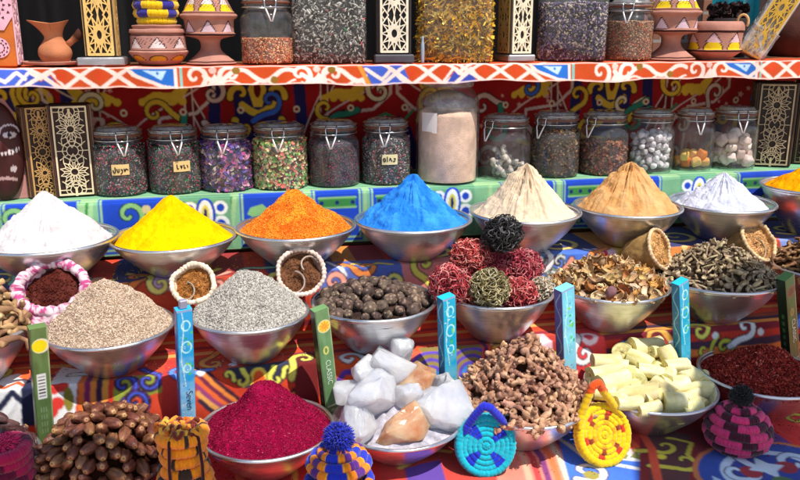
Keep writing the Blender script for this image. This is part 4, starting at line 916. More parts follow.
# crystals
def crystal_mesh(k, sx, sy, sz):
    import bmesh
    rs = np.random.RandomState(k + 300); pts = rs.randn(16, 3); pts /= np.abs(pts).max(1)[:, None] ** .75 * np.linalg.norm(pts, axis=1)[:, None] ** .25; pts *= [sx, sy, sz]
    bm = bmesh.new(); [bm.verts.new(p) for p in pts]; r = bmesh.ops.convex_hull(bm, input=bm.verts); bmesh.ops.delete(bm, geom=[v for v in bm.verts if not v.link_faces], context='VERTS')
    bmesh.ops.bevel(bm, geom=bm.edges[:], offset=.0018, segments=1, affect='EDGES', profile=.6); bmesh.ops.triangulate(bm, faces=bm.faces[:]); bmesh.ops.subdivide_edges(bm, edges=bm.edges[:], cuts=3, use_grid_fill=True); bmesh.ops.triangulate(bm, faces=bm.faces[:])
    V = np.array([v.co[:] for v in bm.verts]); F = np.array([[l.index for l in f.verts] for f in bm.faces]); bm.free()
    V += np.stack([fbm(V, 30, 5, k + j) for j in range(3)], -1) * .0042 + np.stack([np.round(vnoise(V, 40, k + 7 + j) * 3) / 3 for j in range(3)], -1) * .0016; return to_mesh('crystal_lump', V, F, None, False)
CR = [(388, 369, 1.87, .048, .04, .044, 0, 'large clear white crystal lump at the top of the crystal heap'), (370, 400, 1.76, .050, .036, .052, 0, 'big white crystal lump with a slanted flat face at the left of its heap'),
      (416, 380, 1.84, .034, .035, .036, 1, 'upper peach tinted crystal lump behind the white ones'), (405, 401, 1.77, .038, .03, .030, 0, 'small white crystal lump in the middle of its heap'),
      (443, 411, 1.72, .050, .036, .046, 0, 'broad white crystal lump at the right rim, below the turquoise incense box'), (404, 428, 1.70, .048, .03, .034, 1, 'peach orange crystal lump at the front rim'),
      (359, 424, 1.72, .040, .036, .032, 0, 'greyish white crystal lump at the front left rim beside the blue pompom'), (350, 392, 1.85, .024, .03, .028, 0, 'small grey crystal lump behind the slanted white one'),
      (434, 428, 1.72, .024, .02, .018, 0, 'low grey crystal chip at the front right rim'), (425, 400, 1.80, .03, .03, .03, 0, 'white crystal lump between the two peach ones'), (380, 432, 1.74, .02, .02, .016, 0, 'small clear crystal chip beside the front peach lump'), (400, 352, 1.90, .028, .026, .026, 0, 'small white crystal lump highest at the back of its heap'), (366, 374, 1.86, .032, .03, .03, 0, 'clear white crystal lump at the back left of its heap'), (446, 388, 1.82, .026, .026, .03, 0, 'white crystal lump at the back right rim of its heap')]
for i, (px, py, Y, a, b, c_, pe, lab) in enumerate(CR):
    q = P(px, py, Y); o = obj('crystal_lump', crystal_mesh(i, a * 1.50, b * 1.4, c_ * 1.36), M['peach'] if pe else M['crystal'], None, tuple(q), (.2 * (i % 3), .15 * i, .7 * i)); tag(o, lab, 'crystal', 'crystal lumps in one bowl')
fn, base = dome('f3', 398, .018, 1.0, .6, .9)
bed('f3', fn, base, 'crystal_crumbs', 'small crystal crumbs lying between the big lumps', 'crystals', (176, 172, 182), 'grain', 0)

# bundles of thin curly roots
def bundle(px, py, Y, r, cols, label, seed, n=620, rt=.0013, core=(110, 34, 40)):
    rs = np.random.RandomState(seed); mb = MB(); q = P(px, py, Y); V, F = ICO3; mb.add(V * r * .74, F, L(core))
    C = pal(cols, n, rs, .15)
    for i in range(n):
        d = rs.randn(3); d /= np.linalg.norm(d); t = np.cross(d, rs.randn(3)); t /= np.linalg.norm(t); m = 9; s = np.linspace(0, 1, m)
        ln = rs.uniform(.4, .95); ang = (s - .5) * ln; rad = r * (.74 + .28 * np.sin(s * PI) * rs.uniform(.2, 1.2)); wob = rs.randn(2) * .3
        pth = (np.outer(np.cos(ang) * rad, d) + np.outer(np.sin(ang) * rad, t)) + np.outer(np.sin(s * 7 + wob[0] * 9) * r * .09, np.cross(d, t)) + np.outer(np.cos(s * 6 + wob[1] * 9) * r * .06, d)
        V, F = tube(pth, rt * rs.uniform(.7, 1.3) * np.array([.45, .8, 1, 1, 1.1, 1, 1, .8, .4]), 5); mb.add(V, F, np.clip(C[i] * rs.uniform(.75, 1.25), 0, 1))
    o = mb.build('root_bundle', M['organic'], None, tuple(q)); tag(o, label, 'root bundle', 'bundles of thin curly roots'); o.scale = (1, 1, .92)
RD = [(204, 92, 92), (170, 56, 62), (224, 146, 138), (140, 36, 44)]; OL = [(176, 164, 118), (140, 128, 84), (206, 196, 156), (104, 92, 56)]; BK = [(60, 58, 58), (34, 32, 34), (110, 108, 108), (22, 20, 22)]; CRM = [(206, 190, 160), (160, 140, 110), (222, 212, 190)]
bundle(470, 258, 2.06, .058, RD, 'red curly root bundle left of the black one, at the back', 1); bundle(450, 284, 1.97, .058, RD, 'red curly root bundle at the left rim, above the turquoise incense box', 2)
bundle(521, 268, 2.06, .062, RD, 'red curly root bundle right of the black one, highest at the right', 3); bundle(518, 294, 1.95, .052, RD, 'red curly root bundle at the front right rim', 4)
bundle(489, 288, 1.93, .056, OL, 'olive cream curly root bundle in the centre front', 5, core=(60, 52, 34)); bundle(540, 290, 1.99, .040, CRM, 'small cream curly root bundle at the right rim beside the incense box', 6, core=(80, 60, 50))
bundle(503, 234, 2.02, .056, BK, 'black and grey curly root bundle standing on top of the red ones', 7, core=(14, 13, 14)); bundle(492, 270, 2.06, .05, RD, 'red curly root bundle mostly hidden beneath the black one', 8)
bundle(480, 300, 2.05, .05, RD, 'red curly root bundle low in the bowl behind the olive one', 9)
# ------------------------------------------------------------------ jars
def tin(name, V, F, col, mat, parent, **k): return obj(name, to_mesh(name, V, F, L(col)), mat, parent, **k)
def jar(x, Y, z, r, h, label, sq=0, lid=True, bail=None, tagc=None, ang=0.0, neck=.80, group='clasp jars on the green cloth', scr=None, dome_lid=True, tagpos=(0, .46)):
    """glass storage jar with a wire clasp; bail = angle of the clasp round the jar (0 faces the buyer)"""
    t = empty('glass_jar', (x, Y, z), ang); tag(t, label, 'jar', group)
    rn = r * neck
    pr = smooth_prof([(r * .86, .0), (r * .97, .006), (r, .03 * h / .2), (r, h * .30), (r, h * .55), (r * .985, h * .64), (r * .93, h * .70), (rn * 1.02, h * .755), (rn, h * .80), (rn * 1.07, h * .83), (rn * 1.07, h * .86)], 5)
    if not lid: pr = np.array([(r * .9, 0), (r, .012), (r, h * .5), (r, h)])
    V, F = lathe(pr, 72, sq); g = obj('glass_body', to_mesh('glass_body', V, F), M['glass'], t)
    b = lathe([(0, .004), (r * .5, .005), (r * .84, .003), (r * .93, .008)], 72, sq); obj('glass_base', to_mesh('glass_base', *b), M['glass'], t)
    if lid:
        hl = h * .875
        V, F = lathe(smooth_prof([(rn * 1.08, hl), (rn * 1.10, hl + h * .025), (rn * 1.06, hl + h * .05), (rn * .98, hl + h * .06), (rn * .92, h * .965), (rn * .8, h * .985), (rn * .3, h), (0, h)], 4), 64)
        l = tin('lid', V, F, (112, 100, 92), M['lidglass'], t)
        V, F = tube([(rn * 1.09 * cos(a), rn * 1.09 * sin(a), h * .868) for a in np.linspace(0, 2 * PI, 48, endpoint=False)], .0035, 8, True); tin('rubber_seal', V, F, (120, 70, 50), M['plastic'], l)
        mb = MB()
        for zz in (h * .80, h * .925): V, F = tube([(rn * 1.12 * cos(a), rn * 1.12 * sin(a), zz) for a in np.linspace(0, 2 * PI, 48, endpoint=False)], .0018, 6, True); mb.add(V, F)
        mb.build('wire_band', M['wire'], t)
        if bail is not None:
            a = -PI / 2 + bail; ux = np.array([cos(a), sin(a), 0]); uy = np.array([-sin(a), cos(a), 0]); R1 = rn * 1.15
            def q(s, d, zz): return ux * (R1 + d) + uy * s + np.array([0, 0, zz])
            w_ = r * .20; mb = MB()
            for s in (-1, 1):
                V, F = tube([q(s * w_, -.002, h * .93), q(s * w_ * 1.05, .005, h * .86), q(s * w_ * .95, .004, h * .80), q(s * w_ * .85, .012, h * .76)], .002, 6); mb.add(V, F)
            V, F = tube([q(-w_, .004, h * .80), q(w_, .004, h * .80)], .002, 6); mb.add(V, F)
            V, F = tube([q(-w_, .0, h * .90), q(w_, .0, h * .90)], .002, 6); mb.add(V, F); mb.build('wire_clasp', M['wire'], t)
            V, F = tube([q(-w_ * .9, .010, h * .775), q(-w_ * .12, .02, h * .60), q(w_ * .12, .02, h * .60), q(w_ * .9, .010, h * .775)], .0024, 7); tin('latch_loop', V, F, (236, 230, 228), M['plastic'], t)
    if tagc:
        a0, zf = tagpos; w = r * .62; n = 13; aa = -PI / 2 + a0 + np.linspace(-w / r / 2, w / r / 2, n); hh = h * .155; rr = r + .0018
        V = np.array([(rr * cos(a), rr * sin(a), zf * h + v * hh) for a in aa for v in (-.5, .5)]); lb = tin('paper_label', V, grid_faces(n, 2), tagc, M['paper'], t)
        if scr:
            mb = MB()
            for st in scr:
                pts = np.array(st); k = np.linspace(0, 1, 14); pts = np.stack([np.interp(k, np.linspace(0, 1, len(pts)), pts[:, j]) for j in (0, 1)], 1)
                V, F = tube([((rr + .0006) * cos(-PI / 2 + a0 + (p[0] - .5) * w / r), (rr + .0006) * sin(-PI / 2 + a0 + (p[0] - .5) * w / r), zf * h + (p[1] - .5) * hh) for p in pts], .0016, 5); mb.add(V, F, L(20, 18, 24))
            mb.build('handwriting', M['paper'], lb)
    return t
def fill(x, Y, z, r, h, lvl, label, cols, base=None, size=(.006, .004, .003), N=5000, core=(60, 50, 40), sq=0, top=.01, cat='jar filling', wts=None, ang=0.0, name='jar_filling', tilt=0.0, jit=1.5, kind='stuff', mat='grain', seed=0, var=.2):
    """loose filling of a jar: packed core plus the pieces that show against the glass"""
    base = base or g_seed(); rs = np.random.RandomState(seed + 5); ri = r * .965 - size[0] * .18; H = h * lvl; nt = 56
    th = np.arange(nt) * 2 * PI / nt; k = supere(th, sq); rows = []
    def topz(X, Yy): return H + tilt * X + top * vnoise(np.stack([X, Yy, X * 0], -1), 32, seed)
    V = [];
    for zf in [.006] + [H * q_ / 26 for q_ in range(1, 25)] + [None]:
        X = ri * .96 * k * np.cos(th); Yy = ri * .96 * k * np.sin(th); V.append(np.stack([X, Yy, topz(X, Yy) - .004 if zf is None else X * 0 + zf], -1))
    for q in (.75, .5, .25, .01): X = ri * q * k * np.cos(th); Yy = ri * q * k * np.sin(th); V.append(np.stack([X, Yy, topz(X, Yy) - .003], -1))
    V = np.vstack(V); mb = MB(); n = .45 * fbm(V, 30, 4, seed)[:, None]; I, J = np.meshgrid(np.arange(len(V) // nt - 1), np.arange(nt), indexing='ij'); J2 = (J + 1) % nt
    mb.add(V, np.stack([I * nt + J, I * nt + J2, (I + 1) * nt + J2, (I + 1) * nt + J], -1).reshape(-1, 4), np.clip(np.array(L(core)) * (1 + .5 * n), 0, 1))
    if N:
        n1 = int(N * .7); a = rs.uniform(0, 2 * PI, n1); kk = supere(a, sq); zz = rs.uniform(0, 1, n1); rr = ri * kk * (1 - .03 * rs.rand(n1)); X = rr * np.cos(a); Yy = rr * np.sin(a); Z = .004 + zz * (topz(X, Yy) - .004)
        n2 = N - n1; a2 = rs.uniform(0, 2 * PI, n2); r2 = ri * supere(a2, sq) * np.sqrt(rs.rand(n2)) * .97; X2 = r2 * np.cos(a2); Y2 = r2 * np.sin(a2)
        p = np.vstack([np.stack([X, Yy, Z], -1), np.stack([X2, Y2, topz(X2, Y2)], -1)]); nn = np.vstack([np.stack([np.cos(a), np.sin(a), a * 0], -1), np.tile([0, 0, 1.0], (n2, 1))])
        s = np.array(size) * np.abs(1 + .25 * rs.randn(N, 1)); scatter(mb, base, p, frames(nn, jit * .3, rs), s, pal(cols, N, rs, var, wts))
    o = mb.build(name, M[mat], None, (x, Y, z), (0, 0, ang)); tag(o, label, cat, None, kind); return o

ZJ = ZD + .002
def jpos(x0, x1, yt, yb, Y=2.565):
    q = P((x0 + x1) / 2, yb - 3, Y - .08); x = P((x0 + x1) / 2, (yt + yb) / 2, Y)[0]; r = (x1 - x0) / 2 * mpp((x, Y, 1.2)); zt = P((x0 + x1) / 2, yt + 3, Y)[2]; return x, Y, r, zt - ZJ
S1 = [[(.08, .5), (.12, .25), (.2, .22), (.22, .5), (.2, .75)], [(.3, .6), (.34, .3), (.42, .3), (.42, .6)], [(.52, .55), (.6, .5), (.6, .25), (.5, .1)], [(.7, .6), (.74, .3), (.82, .6)], [(.84, .55), (.94, .45)]]
S2 = [[(.2, .7), (.22, .3), (.3, .3)], [(.4, .6), (.46, .3), (.5, .6)], [(.6, .65), (.62, .3), (.7, .35)], [(.8, .6), (.84, .35)]]
S3 = [[(.08, .6), (.14, .3), (.24, .35), (.2, .65), (.1, .6)], [(.34, .8), (.34, .3)], [(.46, .4), (.52, .7), (.6, .4), (.64, .35)], [(.7, .35), (.8, .3), (.86, .6), (.74, .6)]]
TG = (222, 190, 130)
JR = [(93, 146, 122, 197, 'clasp jar of dark tea with a tan handwritten label, beside the twin lattice lantern', dict(bail=.15, tagc=TG, scr=S1, tagpos=(.0, .40)), .73, 'dark crumbled tea inside the jar beside the lattice lantern', [(60, 34, 46), (110, 76, 86), (36, 24, 32), (30, 120, 84), (200, 44, 76), (170, 156, 150)], g_seed(), (.006, .003, .003), 5200, (24, 16, 18)),
      (148, 201, 121, 195, 'clasp jar of dark leaves, its tan label set right of centre', dict(bail=.12, tagc=TG, scr=S2, tagpos=(.25, .42)), .74, 'dark green brown crumbled leaves in the second labelled jar', [(60, 46, 50), (36, 130, 86), (110, 90, 94), (190, 44, 76), (34, 32, 34), (140, 130, 124)], g_seed(), (.007, .003, .003), 5000, (24, 20, 20)),
      (200, 252, 120, 193, 'clasp jar of purple and pink flower petals', dict(bail=-.1), .70, 'purple, pink and blue dried petals inside a jar', [(112, 84, 168), (180, 74, 146), (84, 76, 150), (214, 140, 170), (206, 186, 176), (66, 44, 84)], g_chip(), (.013, .010, .008), 1700, (40, 26, 48)),
      (252, 308, 118, 190, 'clasp jar of pale tan and green petals', dict(bail=-.05), .72, 'pale tan, green and pink dried leaves inside a jar', [(240, 206, 150), (150, 200, 110), (244, 220, 180), (120, 170, 90), (236, 120, 100)], g_chip(), (.010, .007, .006), 2400, (90, 66, 44)),
      (308, 360, 116, 186, 'clasp jar of fine dark purple seeds without a label', dict(bail=-.1), .66, 'fine dark purple brown seeds inside the unlabelled jar', [(110, 66, 96), (130, 90, 110), (60, 40, 58), (180, 50, 84), (40, 116, 84)], g_octa(), (.004, .003, .003), 6500, (34, 24, 32)),
      (361, 411, 114, 183, 'clasp jar of grey seeds with a cream label, left of the tall powder jar', dict(bail=-.05, tagc=(226, 210, 160), scr=S3, tagpos=(.15, .40)), .68, 'dark grey seeds inside the cream labelled jar', [(140, 124, 124), (70, 58, 62), (190, 176, 170), (40, 34, 36), (180, 60, 84), (50, 110, 84)], g_seed(), (.006, .0035, .003), 5200, (40, 34, 36)),
      (480, 531, 110, 177, 'clasp jar of white twisted root pieces, right of the tall powder jar', dict(bail=-.75), None, '', None, None, None, 0, None),
      (531, 580, 107, 174, 'clasp jar filled to the neck with brown crumbled herbs', dict(bail=-.65), .70, 'brown green crumbled herbs inside a jar', [(112, 88, 58), (80, 66, 42), (150, 122, 84), (120, 70, 50), (60, 50, 36)], g_chip(), (.008, .005, .005), 3200, (56, 42, 28)),
      (580, 628, 107, 171, 'clasp jar half full of reddish brown bark flakes', dict(bail=-.6), .50, 'reddish brown bark flakes inside a jar', [(150, 64, 50), (120, 70, 46), (180, 110, 90), (90, 40, 34), (160, 120, 80)], g_chip(), (.012, .007, .007), 1500, (60, 30, 24)),
      (628, 674, 105, 171, 'clasp jar filled with knobbly white resin lumps', dict(bail=None), None, '', None, None, None, 0, None),
      (674, 714, 104, 169, 'clasp jar with orange and yellow chunks at its bottom', dict(bail=.25), None, '', None, None, None, 0, None),
      (712, 757, 102, 166, 'clasp jar of pale cream cubes, beside the dark lattice lantern', dict(bail=.3), None, '', None, None, None, 0, None)]
JP = []
for i, (x0, x1, yt, yb, lab, kw, lvl, fl, cols, base, size, N, core) in enumerate(JR):
    x, Y, r, h = jpos(x0, x1, yt, yb); r *= .985; JP.append((x, Y, r, h)); view = math.atan2(x, Y)      # turn the clasp towards the buyer
    jar(x, Y, ZJ, r, h, lab, ang=-view, **kw)
    if lvl: fill(x, Y, ZJ, r, h, lvl, fl, cols, base, size, N, core, seed=i, top=.008)
def lumps(jx, n, size, cols, name, label, cat, group, lvl, seed, kind='cube', heapy=.0):
    """countable lumps lying in a jar"""
    x, Y, r, h = JP[jx]; rs = np.random.RandomState(seed); vs = []
    for k in range(5):
        V, F = ICO3; V = V.copy()
        if kind == 'cube': V = np.sign(V) * np.abs(V) ** .45; V = V * [1, .85 + .1 * k % 3 * .1, .8]
        V = V * (1 + (.16 if kind == 'cube' else .30) * fbm(V, 1.6 if kind == 'cube' else 1.3, 3, seed + k)[:, None]); n_ = vnoise(V, 2, k)[:, None]
        c = np.array(L(cols[k % len(cols)])); vs.append(to_mesh(name, V * size * .5, F, np.clip(c * (1 + .15 * n_), 0, 1)))
    pts = []; tries = 0
    while len(pts) < n and tries < 9000:
        tries += 1; a = rs.uniform(0, 2 * PI); rr = (r * .93 - size * .55) * rs.uniform(0, 1) ** .35; z = size * .5 + .006 + rs.uniform(0, 1) * max(.001, (h * lvl - size + heapy * (1 - rr / r)))
        p = np.array([rr * cos(a), rr * sin(a), z])
        if all(np.linalg.norm(p - q) > size * .78 for q in pts): pts.append(p)
    pos = np.array(pts) + [x, Y, ZJ]; put_pieces(vs, M['clayish'], pos, frames(rs.randn(len(pos), 3), .5, rs), name, label, cat, group, rs.uniform(.85, 1.15, len(pos)))
M['clayish'] = vmat('resin', .55, .3, .4, 200, .12, 60, objvar=.1)
lumps(9, 130, .021, [(214, 206, 208), (196, 186, 188), (226, 220, 222)], 'resin_lump', 'small knobbly white lump in the jar left of the orange chunks', 'resin lump', 'white resin lumps in a jar', .62, 3, 'ball')
lumps(10, 16, .036, [(222, 140, 50), (226, 176, 90), (206, 104, 34)], 'orange_chunk', 'orange yellow chunk lying in the clasp jar', 'orange chunk', 'orange chunks in a jar', .30, 4)
lumps(11, 30, .040, [(214, 190, 178), (226, 206, 196), (200, 172, 158)], 'cream_cube', 'pale cream cube inside the jar beside the dark lattice lantern', 'cube', 'cream cubes in a jar', .48, 5, 'cube', .03)
x, Y, r, h = JP[6]
vs = [stick_mesh(k + 80, (214, 204, 192), (170, 150, 136), .06, .009, .8, (226, 220, 210)) for k in range(4)]; rs_ = np.random.RandomState(9)
pos = np.array([(x + rs_.uniform(-.5, .5) * r, Y + rs_.uniform(-.6, .4) * r, ZJ + .02 + .07 * rs_.rand() * (1 if i % 2 else .4)) for i in range(22)])
put_pieces(vs, M['clayish'], pos, frames(rs_.randn(22, 3) * [1, 1, .6], .2, rs_), 'white_root', 'white twisted root piece in the jar right of the tall powder jar', 'root', 'white roots in a jar')

# tall jar of beige powder in the middle
x0, x1 = 416, 479; Y = 2.545; x = P(447.5, 130, Y)[0]; r = 31.5 * mpp((x, Y, 1.25)); h = P(447, 78, Y)[2] - ZJ
pr = smooth_prof([(r * .86, 0), (r * .98, .01), (r, .03), (r, h * .45), (r, h * .70), (r * .97, h * .78), (r * .88, h * .86), (r * .78, h * .90), (r * .76, h * .93)], 5)
t = empty('tall_glass_jar', (x, Y, ZJ), -math.atan2(x, Y)); tag(t, 'tall wide glass jar of beige powder, biggest jar on the green cloth', 'jar')
obj('glass_body', to_mesh('glass_body', *lathe(pr, 80)), M['glass'], t)
tin('lid', *lathe(smooth_prof([(r * .80, h * .925), (r * .81, h * .97), (r * .74, h * .99), (0, h)], 4), 64), (116, 88, 70), M['lidglass'], t)
n = 13; aa = -PI / 2 - .60 + np.linspace(-.28, .28, n); V = np.array([((r + .002) * cos(a), (r + .002) * sin(a), h * (.60 + v * .18) - .004 * (i > 8) * (v < 0)) for i, a in enumerate(aa) for v in (-.5, .5)]); tin('paper_label', V, grid_faces(n, 2), (232, 220, 214), M['paper'], t)
fill(x, Y, ZJ, r, h, .70, 'beige pinkish powder packed in the tall jar', [(232, 202, 180), (220, 186, 162), (238, 212, 192)], g_octa(), (.003, .003, .002), 0, (226, 188, 164), top=.02, cat='powder', kind=None, name='jar_powder', seed=4, mat='powder', jit=2, var=.06)
V, F = ICO4; V = V * [r * .84, r * .84, h * .12]; V = V * (1 + .14 * fbm(V, 14, 3, 3)[:, None]); o = tin('plastic_bag', V + [0, 0, h * .76], F, (206, 190, 196), M['film'], None, loc=(x, Y, ZJ)); tag(o, 'crumpled clear plastic bag on top of the beige powder in the tall jar', 'bag')

# big jars of the upper shelf
ZU = ZS + .003
def ujar(x0, x1, yb, Y, label, h, sq, lid, bail, lvl, fl, cols, base, size, N, core, seed, **kw):
    x = P((x0 + x1) / 2, 40, Y)[0]; r = (x1 - x0) / 2 * mpp((x, Y, ZU + .1)) * (.97 if not sq else .93); a = -math.atan2(x, Y)
    jar(x, Y, ZU, r, h, label, sq=sq, lid=lid, bail=bail, ang=a, group='big glass jars on the upper shelf'); fill(x, Y, ZU, r, h, lvl, fl, cols, base, size, N, core, sq=sq, seed=seed, ang=a, **kw); return x, r
ujar(240, 295, 68, 2.53, 'clasp jar a third full of orange lentils, beside the stacked clay burner', .205, 0, True, .15, .36, 'orange and red lentils filling the bottom of a clasp jar', [(214, 120, 64), (190, 84, 44), (226, 160, 100), (160, 60, 40), (230, 196, 150)], g_octa(), (.006, .006, .003), 6000, (130, 64, 36), 21, top=.003)
x, r = ujar(290, 369, 68, 2.575, 'wide square glass jar packed with grey and white leaf bits', .30, 7, False, None, .95, 'grey, white and black chopped leaves packed in the square jar', [(170, 164, 156), (110, 104, 98), (210, 206, 196), (40, 36, 36), (60, 130, 80), (190, 90, 90)], g_seed(), (.013, .005, .004), 9000, (40, 36, 36), 22, wts=[6, 5, 5, 5, .3, .25])
ujar(415, 494, 62, 2.575, 'wide square glass jar of tangled yellow straw flowers', .30, 7, False, None, .80, 'tangled golden yellow dried flowers filling the square jar', [(240, 190, 50), (220, 164, 40), (250, 220, 120), (170, 126, 40), (226, 176, 60)], g_chip(), (.024, .005, .018), 5200, (120, 86, 24), 23, jit=3)
x, r = ujar(535, 608, 62, 2.575, 'wide glass jar of purple and cream lavender buds', .29, 6, False, None, .62, 'purple and cream lavender buds in the wide jar', [(96, 84, 130), (180, 160, 140), (60, 50, 80), (200, 184, 170), (130, 110, 150), (40, 34, 46)], g_seed(), (.010, .005, .005), 8000, (34, 28, 40), 24)
ujar(604, 653, 62, 2.53, 'clasp jar two thirds full of brown crumbs, left of the right hand clay burner', .200, 0, True, -.1, .62, 'light brown crumbs in the clasp jar on the upper shelf', [(176, 130, 88), (150, 104, 66), (196, 156, 116), (120, 80, 50), (190, 80, 50)], g_octa(), (.006, .005, .004), 6500, (110, 74, 48), 25, top=.004)
q = P(410 + 3, 50, 2.6); V, F = lathe(smooth_prof([(.0, .0), (.005, 0), (.006, .02), (.006, .05), (.004, .065), (.004, .078), (0, .079)], 4), 20); o = tin('small_vial', V, F, (150, 164, 180), M['plastic'], None, loc=(q[0], 2.475, ZU)); tag(o, 'small pale vial standing between the black lantern and the straw flower jar', 'vial')

# ------------------------------------------------------------------ lattice lanterns
def lattice(w, h, cells, t=.0022, margin=.05, floral=False):
    """bars (x1, z1, x2, z2, width) of a carved star lattice inside w by h"""
    S = []; m = w * margin
    for a in ((m, m, w - m, m), (w - m, m, w - m, h - m), (w - m, h - m, m, h - m), (m, h - m, m, m)): S.append((*a, t * 2.2))
    ch = (h - 2 * m) / cells
    for c in range(cells if not floral else 0):
        cx, cz = w / 2, m + ch * (c + .5); rx, rz = w / 2 - m, ch / 2
        def pt(a, k): 
            s = 1.0; return cx + rx * k * cos(a) * s, cz + rz * k * sin(a) * s
        for n, st, k, ph in ((12, 5, .98, 0), (12, 4, .62, PI / 12)):
            for i in range(n):
                a, b = pt(2 * PI * i / n + ph, k), pt(2 * PI * ((i + st) % n) / n + ph, k); S.append((*a, *b, t))
        for i in range(12): a, b = pt(2 * PI * i / 12, .3), pt(2 * PI * (i + 1) / 12, .3); S.append((*a, *b, t * 1.3))
        for sx in (-1, 1):
            for sz in (-1, 1):
                S.append((cx + sx * rx, cz + sz * rz * .45, cx + sx * rx * .45, cz + sz * rz, t * 1.2)); S.append((cx + sx * rx * .72, cz + sz * rz * .72, cx + sx * rx, cz + sz * rz, t))
    if floral:
        rx = w / 2 - m; n = 12
        for c in range(2):
            cx, cz = w / 2, h * (.74 if c == 0 else .27)
            for i in range(n):
                a = 2 * PI * i / n + PI / 12
                def q(k, da): return cx + rx * k * cos(a + da), cz + rx * k * sin(a + da)
                P1, P2, P3, P4 = q(.25, 0), q(.62, .17), q(.86, 0), q(.62, -.17)
                for u, v in ((P1, P2), (P2, P3), (P3, P4), (P4, P1)): S.append((*u, *v, t))
                u, v = q(.62, .17), q(.62, 2 * PI / n - .17); S.append((*u, *v, t))
                u, v = q(.86, 0), q(1.18, .26); 
                if m < v[0] < w - m and m < v[1] < h - m: S.append((*u, *v, t)); w2 = q(.86, 2 * PI / n); S.append((*v, *w2, t)) if abs(w2[0] - cx) < rx else None
                S.append((*q(.25, 0), *q(.25, 2 * PI / n), t * 1.5))
        for zc in (.93, .505, .07):
            cz = h * zc; r1 = rx * .36
            for rr in (r1, rx * .62):
                for i in range(10): a, b = 2 * PI * i / 10, 2 * PI * (i + 1) / 10; S.append((w / 2 + rr * cos(a), min(h - m, max(m, cz + rr * sin(a))), w / 2 + rr * cos(b), min(h - m, max(m, cz + rr * sin(b))), t * 1.1))
            for i in range(10): a = 2 * PI * i / 10; S.append((w / 2 + r1 * cos(a), min(h - m, max(m, cz + r1 * sin(a))), w / 2 + rx * .98 * cos(a), min(h - m, max(m, cz + rx * .98 * sin(a))), t))
            S.append((w / 2, cz - r1, w / 2, cz + r1 * .4, t * 3)) if zc != .505 else None
    return S
def lattice_mesh(S, col, depth=.003):
    mb = MB()
    for x1, z1, x2, z2, w in S:
        d = np.array([x2 - x1, z2 - z1]); ln = np.hypot(*d)
        if ln < 1e-5: continue
        d /= ln; nn = np.array([-d[1], d[0]]) * w / 2; e = d * w * .3; dy = RS.uniform(0, .0006)
        c = [(x1 - e[0] + nn[0], z1 - e[1] + nn[1]), (x2 + e[0] + nn[0], z2 + e[1] + nn[1]), (x2 + e[0] - nn[0], z2 + e[1] - nn[1]), (x1 - e[0] - nn[0], z1 - e[1] - nn[1])]
        V = [(p[0], -depth - dy, p[1]) for p in c] + [(p[0], 0.001, p[1]) for p in c]
        mb.add(V, np.array([(0, 1, 2, 3), (0, 4, 5, 1), (1, 5, 6, 2), (2, 6, 7, 3), (3, 7, 4, 0)]), L(col))
    return mb
def lantern(x, Y, z, w, d, h, cells, frame, lat, side_lat, label, ang, base=None, group='lattice lanterns', tilt=None, arch=False, t=.0022, tall_h=None):
    L0 = empty('lattice_lantern', (x, Y, z), ang); tag(L0, label, 'lantern', group)
    if tilt: L0.rotation_euler = tilt
    zb = 0
    if base:
        bw, bh, bc = base; mb = MB(); mb.add(*bevbox(-w / 2 - bw, w / 2 + bw, -d / 2 - bw, d / 2 + bw, 0, bh, .004), L(bc)); mb.build('base', M['zinc'] if bc[0] > 100 else M['wood'], L0, smooth=False); zb = bh + .0005
    mb = MB(); mb.add(*bevbox(-w / 2, w / 2, -d / 2, d / 2, zb, zb + h, .003), L(frame)); 
    f = .006
    for sx in (-1, 1):
        for sy in (-1, 1): mb.add(*bevbox(sx * (w / 2 - f / 2 + .002) - f / 2, sx * (w / 2 - f / 2 + .002) + f / 2, sy * (d / 2 - f / 2 + .002) - f / 2, sy * (d / 2 - f / 2 + .002) + f / 2, zb + .001, zb + h - .001, .0012), L([min(255, c * 1.4 + 8) for c in frame]))
    mb.build('body', M['wood'], L0, smooth=False)
    S = lattice(w * .93, h * .98, cells, t * (.85 if arch else 1), .05, arch)
    if arch and False:
        for zz in (.2, .5, .8):
            cx = w * .465; S += [(cx - .008, h * zz - .012, cx - .008, h * zz + .006, t * 2), (cx + .008, h * zz - .012, cx + .008, h * zz + .006, t * 2), (cx - .008, h * zz + .006, cx, h * zz + .014, t * 2), (cx + .008, h * zz + .006, cx, h * zz + .014, t * 2)]
    lattice_mesh(S, lat).build('front_lattice', M['wood'], L0, (-w * .465, -d / 2 - .002, zb + h * .01), smooth=False)
    S = lattice(d * .9, h * .98, cells, t * (.85 if arch else 1), .05, arch)
    lattice_mesh(S, side_lat).build('side_lattice', M['wood'], L0, (w / 2 + .002, -d * .45, zb + h * .01), (0, 0, PI / 2), smooth=False)
    lattice_mesh(S, side_lat).build('side_lattice', M['wood'], L0, (-w / 2 - .002, d * .45, zb + h * .01), (0, 0, -PI / 2), smooth=False)
    return L0
def lpos(px, Y, zz=None): return P(px, 60, Y)[0]
va = lambda x, Y: -math.atan2(x, Y)
CRE = (232, 206, 150)
